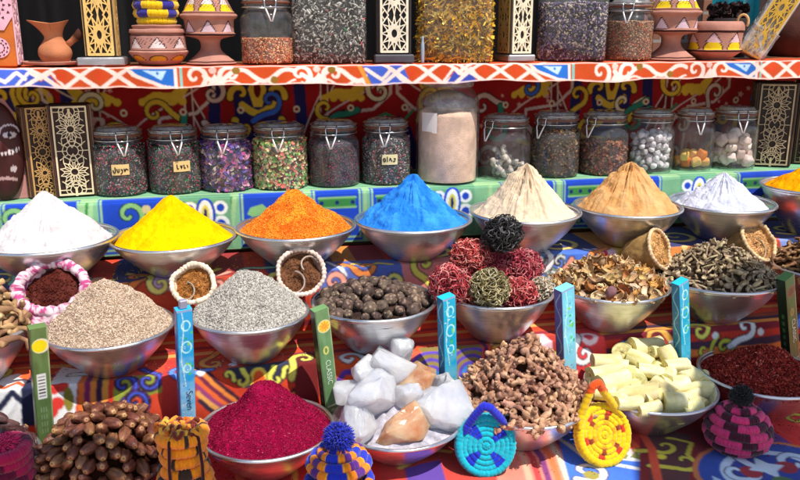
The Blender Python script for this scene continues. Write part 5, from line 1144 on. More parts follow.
# upper shelf
x = lpos(104, 2.50); lantern(x, 2.50, ZU, .078, .06, .34, 3, (34, 22, 16), (226, 186, 110), (190, 150, 90), 'cream carved lattice lantern on a grey base, between the clay jug and the yellow basket', va(x, 2.56) - .18, (.026, .024, (110, 108, 116)), t=.0034)
x = lpos(393, 2.50); lantern(x, 2.50, ZU, .095, .07, .34, 3, (20, 16, 18), (232, 220, 196), (70, 60, 56), 'black lantern with cream panel on a dark base, left of the straw flower jar', va(x, 2.56) + .1, (.014, .026, (70, 68, 76)), t=.0032)
x = lpos(514, 2.515); lantern(x, 2.515, ZU, .074, .085, .34, 3, (40, 34, 30), (232, 220, 190), (150, 120, 70), 'cream star lattice lantern on a silver base between the straw flower and lavender jars', va(x, 2.58) + .5, (.012, .022, (150, 150, 158)), t=.003)
x = lpos(14, 2.50); Lr = empty('carved_box', (x - .026, 2.50, ZU), va(x, 2.56) - .15); tag(Lr, 'orange wooden box with pink rosette plates at the far left of the upper shelf', 'box')
mb = MB(); mb.add(*bevbox(-.065, .040, -.05, .05, 0, .34, .003), L(196, 104, 36)); mb.build('body', M['wood'], Lr, smooth=False)
for zc, rr, kk in ((.052, .027, 0), (.165, .048, 1)):
    mb = MB(); n = 8 if kk else 24; a = np.arange(n) * 2 * PI / n + (PI / 8 if kk else 0); ring = np.stack([rr * np.cos(a), a * 0 - .0535, zc + rr * np.sin(a) * (1.5 if kk else 1)], -1); cen = np.array([[0, -.0535, zc]]); i = np.arange(n)
    mb.add(np.vstack([ring, cen]), np.stack([i, (i + 1) % n, i * 0 + n], -1), L(226, 170, 186)); 
    for k in range(12):
        b = k * PI / 6
        for q0, w0 in ((.45, .006), (.75, .007)): V = np.array([(rr * q0 * cos(b) - w0 * sin(b) * .6, 0, rr * q0 * sin(b) + w0 * cos(b) * .6), (rr * (q0 + .16) * cos(b), 0, rr * (q0 + .16) * sin(b)), (rr * q0 * cos(b) + w0 * sin(b) * .6, 0, rr * q0 * sin(b) - w0 * cos(b) * .6)]); mb.add(V + [0, -.0545, zc], np.array([(0, 1, 2)]), L(70, 34, 40))
    mb.build('rosette_plate', M['wood'], Lr, smooth=False)
S = lattice(.09, .33, 3, .003); lattice_mesh(S, (226, 180, 190)).build('side_lattice', M['wood'], Lr, (.0415, -.045, .004), (0, 0, PI / 2), smooth=False)
# leaning lantern wrapped in film
q = P(752, 50, 2.54); Lr = lantern(q[0] - .015, 2.54, ZU + .012, .075, .10, .36, 3, (150, 140, 130), (214, 170, 60), (150, 146, 140), 'grey lantern with yellow cut panel leaning right, wrapped in clear film', 0, None, tilt=(0, radians(28), radians(-30)), t=.0034)
V, F = bevbox(-.045, .045, -.058, .058, -.002, .11, .01); 
import bmesh
bm = bmesh.new(); me_ = to_mesh('t', V, F); bm.from_mesh(me_); bmesh.ops.subdivide_edges(bm, edges=bm.edges[:], cuts=5, use_grid_fill=True); bmesh.ops.triangulate(bm, faces=bm.faces[:]); V = np.array([v.co[:] for v in bm.verts]); F = np.array([[l.index for l in f.verts] for f in bm.faces]); bm.free()
V = V + np.stack([vnoise(V, 70, 60 + j) for j in range(3)], -1) * .007; o = obj('film_wrap', to_mesh('film_wrap', V, F, None, False), M['film'], Lr)
# jar shelf lanterns
x = P(56, 150, 2.57)[0]; z = ZJ; hh = P(70, 104, 2.53)[2] - ZJ
x1_ = P(71, 150, 2.52)[0]; L1 = lantern(x1_, 2.555, z, 37 * mpp((x1_, 2.52, 1.2)), .062, hh, 3, (52, 28, 22), (236, 214, 176), (150, 110, 80), 'dark wooden lantern with cream lattice front, right half of the pair', va(x1_, 2.52) - .05, None, arch=True, t=.0026)
x2_ = P(38, 150, 2.55)[0]; L2 = lantern(x2_, 2.565, z, 27 * mpp((x2_, 2.55, 1.2)), .07, hh * .985, 3, (50, 28, 20), (196, 150, 92), (130, 90, 60), 'dark wooden lantern with tan lattice front, left half of the pair', va(x2_, 2.55) + .22, None, arch=True, t=.0026)
x3_ = P(775, 125, 2.56)[0]; hh = P(775, 82, 2.56)[2] - ZJ
lantern(x3_, 2.58, z, 36 * mpp((x3_, 2.56, 1.25)), .10, hh, 3, (34, 24, 20), (176, 158, 128), (96, 80, 60), 'dark lattice lantern with dull brass panel at the right end of the jar row', va(x3_, 2.56) + .2, None, arch=True, t=.0028)
x4_ = P(815, 125, 2.56)[0]; lantern(x4_, 2.60, z, .09, .10, hh, 3, (34, 24, 20), (110, 94, 70), (96, 80, 60), 'dark lattice lantern cut by the right edge', va(x4_, 2.56) + .2, None, arch=True, t=.0028)

# ------------------------------------------------------------------ clay things
def painted_lathe(name, prof, colf, mat, parent=None, n=128, loc=(0, 0, 0), rot=None, per=22, jig=.0008):
    pr = smooth_prof(prof, per); V, F = lathe(pr, n); th = np.arctan2(V[:, 1], V[:, 0]); zz = V[:, 2].copy()
    V = V + jig * np.stack([vnoise(V, 40, j) for j in range(3)], -1); C = colf(th, zz, V); return obj(name, to_mesh(name, V, F, C), mat, parent, loc, rot)
CL = L(176, 124, 108)
def clay_paint(bands):
    """bands: (z0, z1, kind, colour)"""
    def f(th, z, V):
        C = np.tile(CL, (len(th), 1)) * (1 + .10 * fbm(V, 25, 2))[:, None]
        for z0, z1, kind, c in bands:
            u = (z - z0) / (z1 - z0); m = (u >= 0) & (u <= 1); s = (th / (2 * PI) * 7 + 50.3) % 1
            if kind == 'solid': k = m
            elif kind == 'tri': k = m & (np.abs(s - .5) < .34 * (1 - u)); 
            elif kind == 'hump': k = m & ((s - .5) ** 2 / .16 + u ** 2 < .9)
            elif kind == 'line': k = m
            elif kind == 'dots': k = m & (np.sin(th * 46 + z * 300) * np.sin(z * 700) > .62)
            C[k] = L(c)
            if kind in ('tri', 'hump'):
                e = m & ((np.abs(np.abs(s - .5) - .34 * (1 - u)) < .03) if kind == 'tri' else (np.abs((s - .5) ** 2 / .16 + u ** 2 - .95) < .12)); C[e] = L(50, 26, 24)
        return np.clip(C, 0, 1)
    return f
WT = (226, 200, 196); YL = (226, 190, 30)
Y = 2.515; x = P(159, 50, Y)[0]; k = mpp((x, Y, ZU)); H = 38 * k; r = 29 * k
t = empty('clay_pot', (x, Y, ZU), va(x, Y)); tag(t, 'round painted clay pot carrying the yellow and blue coiled basket', 'pot')
painted_lathe('body', [(0, .0), (r * .55, 0), (r * .75, H * .08), (r * .98, H * .30), (r * .97, H * .36), (r * .93, H * .42), (r * .90, H * .74), (r * .84, H * .78), (r * .93, H * .82), (r * .90, H * .90), (r * .80, H * .91), (r * .83, H * .99), (r * .7, H), (r * .66, H * .9), (0, H * .88)],
              clay_paint([(H * .42, H * .73, 'solid', (178, 128, 118)), (H * .44, H * .70, 'tri', WT), (H * .50, H * .68, 'dots', (50, 26, 24)), (H * .37, H * .39, 'line', (70, 34, 28)), (H * .12, H * .26, 'hump', (206, 150, 40)), (H * .74, H * .76, 'line', (70, 34, 28))]), M['clay'], t)
# coiled fibre things
def coil(rings, pat, parent, name='coiled_body', rope=60, mat='yarn', squash=1.0):
    """rings: (R, z, tube radius); pat(ring index, angle array) -> colours"""
    mb = MB()
    for i, (R, z, tr) in enumerate(rings):
        n = max(36, int(rope * R / .05) * 3); a = np.arange(n) * 2 * PI / n; rad = tr * (1 + .05 * np.sin(a * (n // 3)) + .045 * RS.randn(n)); V, F = tube(np.stack([R * np.cos(a), R * np.sin(a), z + .0008 * np.sin(a * 3 + i)], -1), rad, 8, True)
        mb.add(V, F, np.repeat(pat(i, a), 8, 0) * RS.uniform(.85, 1.1, (len(V), 1)))
    return mb.build(name, M[mat], parent)
def cols2(m, a, b): return np.where(m[:, None], np.array(L(a)), np.array(L(b)))
ZT = ZU + H + .001
t = empty('coiled_basket', (x, Y, ZT), 0); tag(t, 'yellow and dark blue coiled basket standing on the painted clay pot', 'basket')
br = [(15, 3.5), (17.5, 11), (18, 18.5), (17.5, 26), (16, 33.5), (13, 40)]
coil([(a * k, b * k, 4.3 * k) for a, b in br], lambda i, a: cols2((np.sin(a * 4 + i * 1.0 + 3.2) > .35) & (i > 0), (50, 40, 140), (236, 190, 20)), t)
# clay jug on saucer
Y = 2.51; x = P(55, 50, Y)[0]; k = mpp((x, Y, ZU)); t = empty('clay_saucer', (x - 1.5 * k, Y, ZU)); tag(t, 'flat clay saucer under the clay jug', 'saucer')
painted_lathe('dish', [(0, .002), (24 * k, .003), (29.5 * k, 3.5 * k), (29.8 * k, 4.6 * k), (28 * k, 4.4 * k), (22 * k, 1.8 * k), (0, 1.6 * k)], clay_paint([]), M['clay'], t)
t = empty('clay_jug', (x, Y, ZU + 1.9 * k), 0); tag(t, 'small unglazed clay jug with a pinched spout and a dark stub handle', 'jug')
pr = smooth_prof([(0, 0), (9 * k, 0), (13 * k, 3 * k), (15.8 * k, 9 * k), (15 * k, 15 * k), (11.5 * k, 20 * k), (9 * k, 24 * k), (9 * k, 29 * k), (12 * k, 35 * k), (16.5 * k, 40 * k), (16 * k, 40.3 * k), (10.6 * k, 34 * k), (7.6 * k, 28 * k), (6 * k, 22 * k)], 6); V, F = lathe(pr, 96); th = np.arctan2(V[:, 1], V[:, 0])
up = np.clip((V[:, 2] - 26 * k) / (14 * k), 0, 1); V[:, 0] += up * k * 2.0 * (np.cos(th - PI) > 0) * np.cos(th - PI) ** 3 * -3.2 ; V[:, 2] += up * k * 3 * (np.abs(np.cos(th)) ** 2 - .6); V[:, 0] += np.where(np.cos(th) > 0, up * k * -1.5, 0)
obj('body', to_mesh('body', V, F, np.clip(np.tile(L(192, 122, 84), (len(V), 1)) * (1 + .1 * fbm(V, 25, 2))[:, None], 0, 1)), M['clay'], t)
V, F = tube([(12 * k, 0, 18 * k), (17 * k, -1 * k, 22 * k), (22 * k, -2 * k, 26 * k), (27 * k, -3 * k, 31 * k)], np.array([3.4, 3.0, 4.0, 4.6]) * k, 12); C = np.tile(L(186, 116, 80), (len(V), 1)); C[24:] = L(70, 36, 24); obj('stub_handle', to_mesh('stub_handle', V, F, C), M['clay'], t)
V, F = tube([(-1 * k, -3 * k, 34 * k), (7 * k, -5 * k, 33 * k), (12 * k, -5 * k, 29 * k), (10 * k, -3 * k, 23 * k)], 1.2 * k, 8)
# burners
def burner(px, Y, sc, label, ph=0, hat=True):
    x = P(px, 40, Y)[0]; k = mpp((x, Y, ZU)) * sc; t = empty('clay_burner', (x, Y, ZU), va(x, Y) + ph); tag(t, label, 'incense burner')
    painted_lathe('foot', [(0, 0), (24 * k, 0), (25 * k, 2.5 * k), (20 * k, 6 * k), (12 * k, 13 * k), (10 * k, 19 * k), (12 * k, 25 * k), (20 * k, 27.5 * k)], clay_paint([(2 * k, 3.5 * k, 'line', (90, 50, 40))]), M['clay'], t)
    painted_lathe('bowl', [(14 * k, 27 * k), (25 * k, 28.5 * k), (26.5 * k, 31 * k), (25 * k, 33 * k), (25.5 * k, 44 * k), (27.5 * k, 46 * k), (29.5 * k, 48.5 * k), (28 * k, 50.5 * k), (25 * k, 51 * k), (0, 50 * k)], clay_paint([(33 * k, 44 * k, 'tri', (216, 186, 196)), (29 * k, 31 * k, 'line', (60, 30, 26))]), M['clay'], t)
    painted_lathe('dome_lid', [(26 * k, 50.5 * k), (26.5 * k, 52.5 * k), (25 * k, 54 * k), (22 * k, 60 * k), (17 * k, 68 * k), (9 * k, 75 * k), (5 * k, 80 * k), (6 * k, 84 * k), (0, 86 * k)], clay_paint([(53 * k, 62 * k, 'hump', YL), (60 * k, 72 * k, 'tri', WT), (76 * k, 90 * k, 'solid', (200, 70, 30)), (56 * k, 66 * k, 'dots', (40, 20, 20))]), M['clay'], t)
burner(210, 2.525, .95, 'painted clay incense burner with a domed lid, left of the orange lentil jar')
burner(671, 2.525, .93, 'painted clay incense burner with white spots, right of the brown crumb jar', .5)
Y = 2.52; x = P(714, 50, Y)[0]; k = mpp((x, Y, ZU)); t = empty('clay_bowl', (x, Y, ZU), va(x, Y)); tag(t, 'wide clay bowl painted with yellow humps and pale triangles', 'bowl')
painted_lathe('body', [(0, 0), (14 * k, 0), (16 * k, 1 * k), (25.5 * k, 8 * k), (26 * k, 10 * k), (25 * k, 12 * k), (25.5 * k, 24 * k), (26.5 * k, 28 * k), (26 * k, 33 * k), (24 * k, 36 * k), (22 * k, 35 * k), (22 * k, 20 * k), (0, 8 * k)], clay_paint([(10 * k, 19 * k, 'hump', YL), (17 * k, 26 * k, 'tri', (214, 176, 180)), (26 * k, 28 * k, 'line', (60, 30, 26)), (8 * k, 9.5 * k, 'line', (60, 30, 26))]), M['clay'], t)
V, F = tube([(24 * k + 5 * k * cos(a), 4 * k, 36 * k + 7 * k * sin(a)) for a in np.linspace(-.6, PI + .3, 12)], 1.3 * k, 8); tin('ring_handle', V, F, (206, 160, 110), M['clay'], t)
x = P(794, 30, 2.68)[0]; t = empty('brown_pot', (x, 2.70, ZU)); tag(t, 'round dark brown clay pot behind the leaning lantern at the right edge', 'pot')
def brn(th, z, V): return np.clip(np.tile(L(74, 42, 34), (len(th), 1)) * (1 + .2 * fbm(V, 25, 2))[:, None], 0, 1)
painted_lathe('body', [(0, 0), (.05, 0), (.075, .01), (.105, .06), (.11, .10), (.095, .15), (.07, .18), (.065, .20), (.08, .22), (.07, .225), (.055, .2), (0, .19)], brn, M['clay'], t)
V, F = tube([(.10 * cos(a) - .035, -.1, .10 + .04 * sin(a)) for a in np.linspace(2.2, 4.6, 10)], .007, 8); 
rs_ = np.random.RandomState(4); mb = MB(); x = P(728, 20, 2.74)[0]
for i in range(70): d = rs_.randn(3) * [.05, .03, .02]; V, F = ICO3; 
pz = np.stack([rs_.uniform(-.07, .07, 260), rs_.uniform(-.03, .03, 260), .13 + rs_.uniform(0, .06, 260) * 1], -1); scatter(mb, g_chip(), pz, frames(rs_.randn(260, 3), .5, rs_), (.026, .016, .016), pal([(50, 34, 34), (80, 56, 50), (34, 24, 26)], 260, rs_))
mb.add(*lathe([(0, .0), (.07, 0), (.075, .14), (.07, .14), (.0, .13)], 40), L(40, 30, 28)); o = mb.build('leaf_tub', M['grain'], None, (x, 2.74, ZU)); tag(o, 'dark tub of dried brown leaves behind the yellow painted clay bowl', 'tub')

# ------------------------------------------------------------------ carved face at the left edge
q = P(-1, 148, 2.50); k = mpp(q); V, F = ico(6); W = V * [21 * k, .03, 50 * k]; x_, z_ = W[:, 0] / k, W[:, 2] / k; fr = V[:, 1] < 0; C = np.tile(L(66, 24, 22), (len(V), 1)) * (1 + .2 * fbm(V, 3, 2))[:, None]
W[:, 1] -= fr * (.012 * np.exp(-((x_ / 3.5) ** 2 + ((z_ - 2) / 14) ** 2)) + .006 * np.exp(-((np.abs(x_) - 9) / 5) ** 2 - ((z_ - 17) / 5) ** 2))
for cx in (-9.5, 9.5):
    e = fr & ((((x_ - cx) / 6.5) ** 2 + ((z_ - 17) / 3.0) ** 2) < 1); C[e] = L(206, 190, 196); e = fr & ((((x_ - cx) / 2) ** 2 + ((z_ - 17) / 2.4) ** 2) < 1); C[e] = L(20, 12, 12)
    e = fr & (np.abs(((x_ - cx) / 9) ** 2 + ((z_ - 19) / 8) ** 2 - 1) < .2) & (z_ > 19); C[e] = L(206, 190, 196); e = fr & (((x_ - cx) / 3.2) ** 2 + ((z_ + 17) / 3.2) ** 2 < 1); C[e] = L(196, 176, 176)
e = fr & (np.abs(z_ + 1 - .012 * x_ ** 2) < 2.2) & (np.abs(x_) < 17) & (np.sin(x_ * 1.9) > -.4); C[e] = L(222, 206, 206); e = fr & (np.abs(z_ + 26 + .02 * x_ ** 2) < 1.6) & (np.abs(x_) < 12); C[e] = L(190, 150, 146)
t = empty('wooden_mask', (q[0], 2.515, ZJ + 50 * k), va(q[0], 2.5)); tag(t, 'dark oval carved wooden face with white painted features at the left edge', 'carving')
obj('face', to_mesh('face', W, F, np.clip(C, 0, 1)), M['wood'], t)
mb = MB(); pts = np.array([(-19, -50), (21, -50), (22.5, -20), (21, 10), (15, 40), (8, 52), (-12, 52), (-20, 30)]) * k; n = len(pts)
Vb = np.vstack([np.stack([pts[:, 0], pts[:, 0] * 0 + .012, pts[:, 1]], -1), np.stack([pts[:, 0], pts[:, 0] * 0 + .03, pts[:, 1]], -1), [[0, .012, 0]]]); i = np.arange(n); mb.add(Vb, [np.stack([i, (i + 1) % n, i * 0 + 2 * n], -1), np.stack([i, i + n, (i + 1) % n + n, (i + 1) % n], -1)], L(196, 130, 126)); mb.build('back_board', M['wood'], t, smooth=False)
# ------------------------------------------------------------------ incense boxes standing between the bowls
def text_part(txt, size, mat, parent, loc, rot, name='lettering', bold=0.0):
    cu = bpy.data.curves.new('t', 'FONT'); cu.body = txt; cu.size = size; cu.offset = bold; cu.align_x = 'CENTER'; cu.align_y = 'CENTER'
    o = bpy.data.objects.new('t', cu); COL.objects.link(o); bpy.context.view_layer.update()
    me = bpy.data.meshes.new_from_object(o.evaluated_get(bpy.context.evaluated_depsgraph_get())); bpy.data.objects.remove(o); me.name = name
    return obj(name, me, mat, parent, loc, rot)
def flat(name, c, rough=.5):
    m, nt, b, out = nmat(name); b.inputs['Base Color'].default_value = (*L(c), 1); b.inputs['Roughness'].default_value = rough; return m
M['ink_dark'] = flat('dark_ink', (22, 40, 66)); M['ink_pale'] = flat('pale_ink', (222, 240, 214))
def wave(cv, x, w, h, c, seed=0, a=.3, th=.0022):
    t = np.linspace(0, 1, 40); cv.stroke(np.stack([x + w * a * np.sin(t * 15 + seed), .01 + t * h], 1), th, c)
def incense(pt, pb, wpx, kind, label, Yt=1.845, Yb=1.905, yaw=.38, hz=None):
    top = P(pt[0], pt[1], Yt); bx = P(pb[0], pb[1], Yb)[0]; bot = np.array([bx, Yb, ZA + .003]); k = mpp(top); W = wpx * k * .80; D = W * .62; H = np.linalg.norm(top - bot)
    t = empty('incense_box', tuple(bot)); up = (top - bot) / H; c, s = cos(yaw), sin(yaw); xr = np.array([c, s, 0]); xr -= up * xr.dot(up); xr /= np.linalg.norm(xr); yr = np.cross(up, xr)
    t.rotation_mode = 'QUATERNION'; t.rotation_quaternion = quat(np.stack([xr, yr, up], -1)); tag(t, label, 'incense box', 'incense boxes standing between the bowls')
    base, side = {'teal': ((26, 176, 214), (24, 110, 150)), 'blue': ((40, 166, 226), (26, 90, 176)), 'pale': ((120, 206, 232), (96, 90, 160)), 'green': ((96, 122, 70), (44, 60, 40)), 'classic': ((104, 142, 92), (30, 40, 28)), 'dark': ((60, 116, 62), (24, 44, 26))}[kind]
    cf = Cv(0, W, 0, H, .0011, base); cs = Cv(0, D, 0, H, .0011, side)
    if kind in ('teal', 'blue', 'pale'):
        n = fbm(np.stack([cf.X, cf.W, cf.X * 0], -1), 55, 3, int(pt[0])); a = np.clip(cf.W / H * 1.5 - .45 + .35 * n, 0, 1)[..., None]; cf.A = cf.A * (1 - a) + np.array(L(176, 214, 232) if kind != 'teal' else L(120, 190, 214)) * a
        for j in range(2 if kind != 'pale' else 1):
            for q, rr in ((.10, .26), (.24, .30), (.38, .22)): 
                aa = np.linspace(.3, 2 * PI - .6, 20); cf.stroke(np.stack([W * .55 + W * rr * np.cos(aa + j), H * q + W * .75 * np.sin(aa + j) * rr * 1.8], 1), .0034, (126, 232, 230) if j == 0 else (196, 246, 240))
        for k2 in range(8): cf.disc(W * RS.uniform(.5, .9), H * RS.uniform(.12, .42), W * .09, ((80, 200, 90), (40, 170, 110), (140, 210, 70))[k2 % 3])
        for k2 in range(22): cf.disc(W * (.2 + .18 * (k2 % 4)), H * (.62 + .055 * (k2 // 4)), W * .035, ((70, 150, 200), (250, 250, 250), (220, 190, 90))[k2 % 3])
        for k2 in range(26):
            u0, v0 = RS.uniform(.08, .8), RS.uniform(.03, .97); cf.rect(W * u0, W * (u0 + RS.uniform(.05, .16)), H * v0, H * (v0 + .006), ((236, 250, 250), (30, 90, 170), (120, 220, 190))[k2 % 3])
        cf.stroke([(W * (.3 + .12 * sin(q * 1.3)), H * q / 12) for q in range(7)], .0016, (230, 250, 240)); cf.rect(W * .1, W * .9, H * .955, H * .99, (60, 60, 150)); cf.rect(W * .6, W * .86, H * .80, H * .93, (238, 244, 250))
        for k2 in range(6): cf.rect(W * .64, W * .82, H * (.81 + .02 * k2), H * (.818 + .02 * k2), (40, 40, 60))
        wave(cs, D * .5, D, H * .5, (150, 220, 230), 2)
        for k2 in range(14): cs.disc(D * RS.uniform(.2, .8), H * RS.uniform(.1, .9), D * .07, (130, 160, 210))
        cf.stroke([(0, 0), (0, H)], .003, (20, 90, 130)); cf.rect(0, W, 0, H * .012, (150, 170, 210))
    else:
        cf.stroke([(W * .97, 0), (W * .97, H)], .002, (170, 180, 130)); cf.stroke([(W * .04, 0), (W * .04, H)], .002, (60, 80, 50))
        n = fbm(np.stack([cf.X * 4, cf.W, cf.X * 0], -1), 30, 2, 3)[..., None]; cf.A = np.clip(cf.A * (1 + .18 * n), 0, 1)
        if kind == 'green':
            cf.disc(W * .56, H * .115, W * .50, (236, 226, 200)); cf.disc(W * .5, H * .115, W * .43, (240, 220, 20)); cf.rect(W * .22, W * .74, H * .30, H * .47, (232, 232, 226))
            for k2 in range(7): cf.rect(W * .28, W * .68, H * (.315 + .022 * k2), H * (.324 + .022 * k2), (60, 60, 60) if k2 % 3 else (150, 150, 150))
            for k2 in range(12): cf.rect(W * (.34 + .14 * (k2 % 3)), W * (.37 + .14 * (k2 % 3)), H * (.53 + .05 * (k2 // 3)), H * (.565 + .05 * (k2 // 3)), (160, 180, 140))
        else:
            oc = ((246, 210, 60), (240, 150, 40)) if kind == 'classic' else ((120, 100, 60), (90, 60, 40)); cf.disc(W * .56, H * .12, W * .46, (220, 220, 170) if kind == 'classic' else (110, 110, 80)); cf.disc(W * .56, H * .12, W * .40, oc[0])
            for k2 in range(9): a = k2 * 2 * PI / 9; cf.stroke([(W * .56 + W * .08 * cos(a), H * .12 + W * .08 * sin(a)), (W * .56 + W * .34 * cos(a), H * .12 + W * .34 * sin(a))], W * .09, oc[1])
            cf.disc(W * .5, H * .295, W * .2, (220, 220, 120) if kind == 'classic' else (150, 150, 90), W * .3); cf.disc(W * .5, H * .295, W * .1, (110, 140, 60), W * .2)
            cf.rect(W * .16, W * .9, H * .715, H * .722, (210, 225, 200)); 
        for k2 in range(10): cs.rect(D * .35, D * .6, H * (.3 + .06 * k2), H * (.335 + .06 * k2), tuple(int(c_ * 1.9 + 20) for c_ in side))
    mb = MB(); rough_paint(cf, .10); rough_paint(cs, .10)
    f = lambda X, Wd: np.stack([X - W / 2, X * 0 - D / 2 - .0006 * np.sin(X / W * PI), H - Wd], -1); mb.add(f(cf.X, cf.W).reshape(-1, 3), grid_faces(*cf.X.shape), cf.A.reshape(-1, 3))
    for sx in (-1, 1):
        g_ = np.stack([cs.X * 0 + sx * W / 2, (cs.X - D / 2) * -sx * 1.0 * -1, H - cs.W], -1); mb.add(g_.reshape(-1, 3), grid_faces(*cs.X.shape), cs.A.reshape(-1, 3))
    V = np.array([(-W / 2, D / 2, 0), (W / 2, D / 2, 0), (W / 2, D / 2, H), (-W / 2, D / 2, H), (-W / 2, -D / 2, H), (W / 2, -D / 2, H), (-W / 2, -D / 2, 0), (W / 2, -D / 2, 0)]); mb.add(V, np.array([(0, 1, 2, 3), (3, 2, 5, 4), (0, 6, 7, 1)]), L([min(255, int(c_ * 1.1)) for c_ in base]))
    mb.build('printed_carton', M['card'], t, smooth=False)
    R_ = (PI / 2, PI / 2, 0)     # reads downwards on the front
    yf = -D / 2 - .0016
    if kind == 'blue':
        text_part('Seven', W * .62, M['ink_dark'], t, (W * .10, yf, H * .40), (PI / 2, PI / 2, 0), bold=-.0002)
        mb = MB(); mb.add(*bevbox(-W * .24, W * .24, -D * .3, D * .3, H + .0005, H + .022, .002), L(150, 150, 168)); mb.build('cap', M['plastic'], t, smooth=False)
    if kind in ('classic', 'dark'):
        ink = M['ink_pale']; text_part('CLASSIC', W * .5, ink, t, (W * .02, yf, H * .54), R_); text_part('INCENSE', W * .44, ink, t, (W * .02, yf, H * .17), R_)
incense((37, 326), (42, 425), 21, 'green', 'olive green incense box with a yellow disc and white label, left of the cumin seeds')
incense((183, 308), (185, 405), 20, 'blue', 'bright blue incense box with dark script lettering and a grey cap, between the seed bowls', yaw=.30)
incense((319, 308), (333, 400), 20, 'classic', 'pale green incense box with an orange slice picture, beside the dried limes')
incense((446, 296), (450, 388), 20, 'teal', 'turquoise incense box between the dried limes and the red root bundles')
incense((564, 287), (570, 375), 22, 'pale', 'pale blue incense box left of the dried slices, behind the ginger heap')
incense((680, 281), (687, 365), 19, 'teal', 'turquoise incense box between the dried slices and the chopped roots')
incense((785, 276), (798, 350), 20, 'dark', 'dark green incense box with pale lettering at the right edge')

# ------------------------------------------------------------------ small sacks and burlap cups of spice
def cup(px, py, wpx, Y, look, name, label, slabel, body_c, rim_c, fill_c, deep=1.1, soft=0.0, curls=0, flap=False, pat=None, seed=0, rimr=.07, squash=1.0, group='open spice sacks among the bowls'):
    q = P(px, py, Y); R = wpx / 2 * mpp(q); rs = np.random.RandomState(seed); D = R * 2 * deep * .5
    t = empty(name, tuple(q)); d = Vector(look).normalized(); t.rotation_mode = 'QUATERNION'; t.rotation_quaternion = d.to_track_quat('Z', 'Y'); tag(t, label, 'spice sack', group)
    pr = smooth_prof([(0, -D), (R * .45, -D * .98), (R * .72, -D * .8), (R * .88, -D * .45), (R * .96, -D * .1), (R, 0), (R * .95, .003), (R * .9, -D * .15), (R * .8, -D * .5)], 6); V, F = lathe(pr, 80)
    th = np.arctan2(V[:, 1], V[:, 0]); wob = 1 + soft * .5 * vnoise(np.stack([np.cos(th) * 2, np.sin(th) * 2, V[:, 2] * 20], -1), 1.1, seed); V[:, 0] *= wob; V[:, 1] *= wob * squash; V += .0016 * np.stack([vnoise(V, 120, seed + j) for j in range(3)], -1)
    def colr(V, c, s):
        n = fbm(V, 90, 3, s)[:, None]; C = np.array(L(c)) * (1 + .28 * n)
        if pat is not None: m = (vnoise(V, 150, s + 1) > .05); C[m] = np.array(L(pat)) * (1 + .2 * n[m])
        return np.clip(C, 0, 1)
    obj('sack_body', to_mesh('sack_body', V, F, colr(V, body_c, seed)), M['sackcloth'], t)
    n = 150; a = np.arange(n) * 2 * PI / n; wv = 1 + soft * .5 * vnoise(np.stack([np.cos(a) * 2, np.sin(a) * 2, a * 0], -1), 1.1, seed)
    rad = R * rimr * (1 + .35 * np.sin(a * 34) * (1 - min(1, soft * 4)) + soft * 3.0 * np.abs(vnoise(np.stack([np.cos(a) * 3, np.sin(a) * 3, a * 0], -1), 1.6, seed + 2)))
    pth = np.stack([R * wv * np.cos(a), R * wv * squash * np.sin(a), soft * R * .5 * vnoise(np.stack([np.cos(a) * 2, np.sin(a) * 2, a * 0 + 5], -1), 1.4, seed)], -1); V, F = tube(pth, rad, 10, True); obj('rolled_edge', to_mesh('rolled_edge', V, F, colr(V, rim_c, seed + 3)), M['sackcloth'], t)
    nr, nt = 22, 48; U, T = np.meshgrid(np.linspace(0, 1, nr), np.arange(nt) * 2 * PI / nt, indexing='ij'); W = np.stack([R * .93 * U * np.cos(T), R * .93 * squash * U * np.sin(T), -R * .30 + R * .18 * (1 - U ** 2)], -1).reshape(-1, 3)
    W[:, 2] += R * .22 * fbm(W / R, 1.7, 4, seed + 8); nn = fbm(W, 120, 3, seed)[:, None]; C = np.clip(np.array(L(fill_c)) * (1 + .35 * nn), 0, 1); mb = MB(); mb.add(W, _wrapg(nr, nt), C)
    idx = rs.randint(0, len(W), 900); scatter(mb, g_octa(), W[idx] + rs.randn(900, 3) * [.002, .002, .0005] + [0, 0, .001], frames(np.tile([0, 0, 1.0], (900, 1)), .8, rs), np.tile([R * .07, R * .05, R * .05], (900, 1)) * rs.uniform(.5, 1.4, (900, 1)), np.clip(np.array(L(fill_c)) * rs.uniform(.6, 1.5, (900, 1)), 0, 1))
    o = mb.build('ground_spice', M['grain'], None, t.location); o.rotation_mode = 'QUATERNION'; o.rotation_quaternion = t.rotation_quaternion; tag(o, slabel, 'spice')
    for j in range(curls):
        aa = np.linspace(-2.2, 1.4, 20); cx, cy, cr = ((-.35, -.42, .46), (.42, .30, .38))[j]; V, F = tube(np.stack([R * (cx + cr * np.cos(aa + j * 2.4)), R * squash * (cy + cr * np.sin(aa + j * 2.4)), R * (.02 + .08 * np.sin(aa))], -1), R * .04, 8)
        obj('folded_lip', to_mesh('folded_lip', V, F, colr(V, tuple(int(c_ * .74) for c_ in rim_c), j)), M['sackcloth'], t)
    if flap:
        n_, m_ = 20, 12; U, W_ = np.meshgrid(np.linspace(-1, 1, n_), np.linspace(0, 1, m_), indexing='ij'); fl = np.stack([U * R * (.75 - .25 * W_) , -R * (.95 + .55 * W_) , R * (.02 + .05 * np.sin(U * 5) - .45 * W_ ** 2)], -1).reshape(-1, 3); fl += .003 * np.stack([vnoise(fl, 60, j) for j in range(3)], -1); obj('cloth_flap', to_mesh('cloth_flap', fl, grid_faces(n_, m_), colr(fl, body_c, 9)), M['sackcloth'], t)
    return t
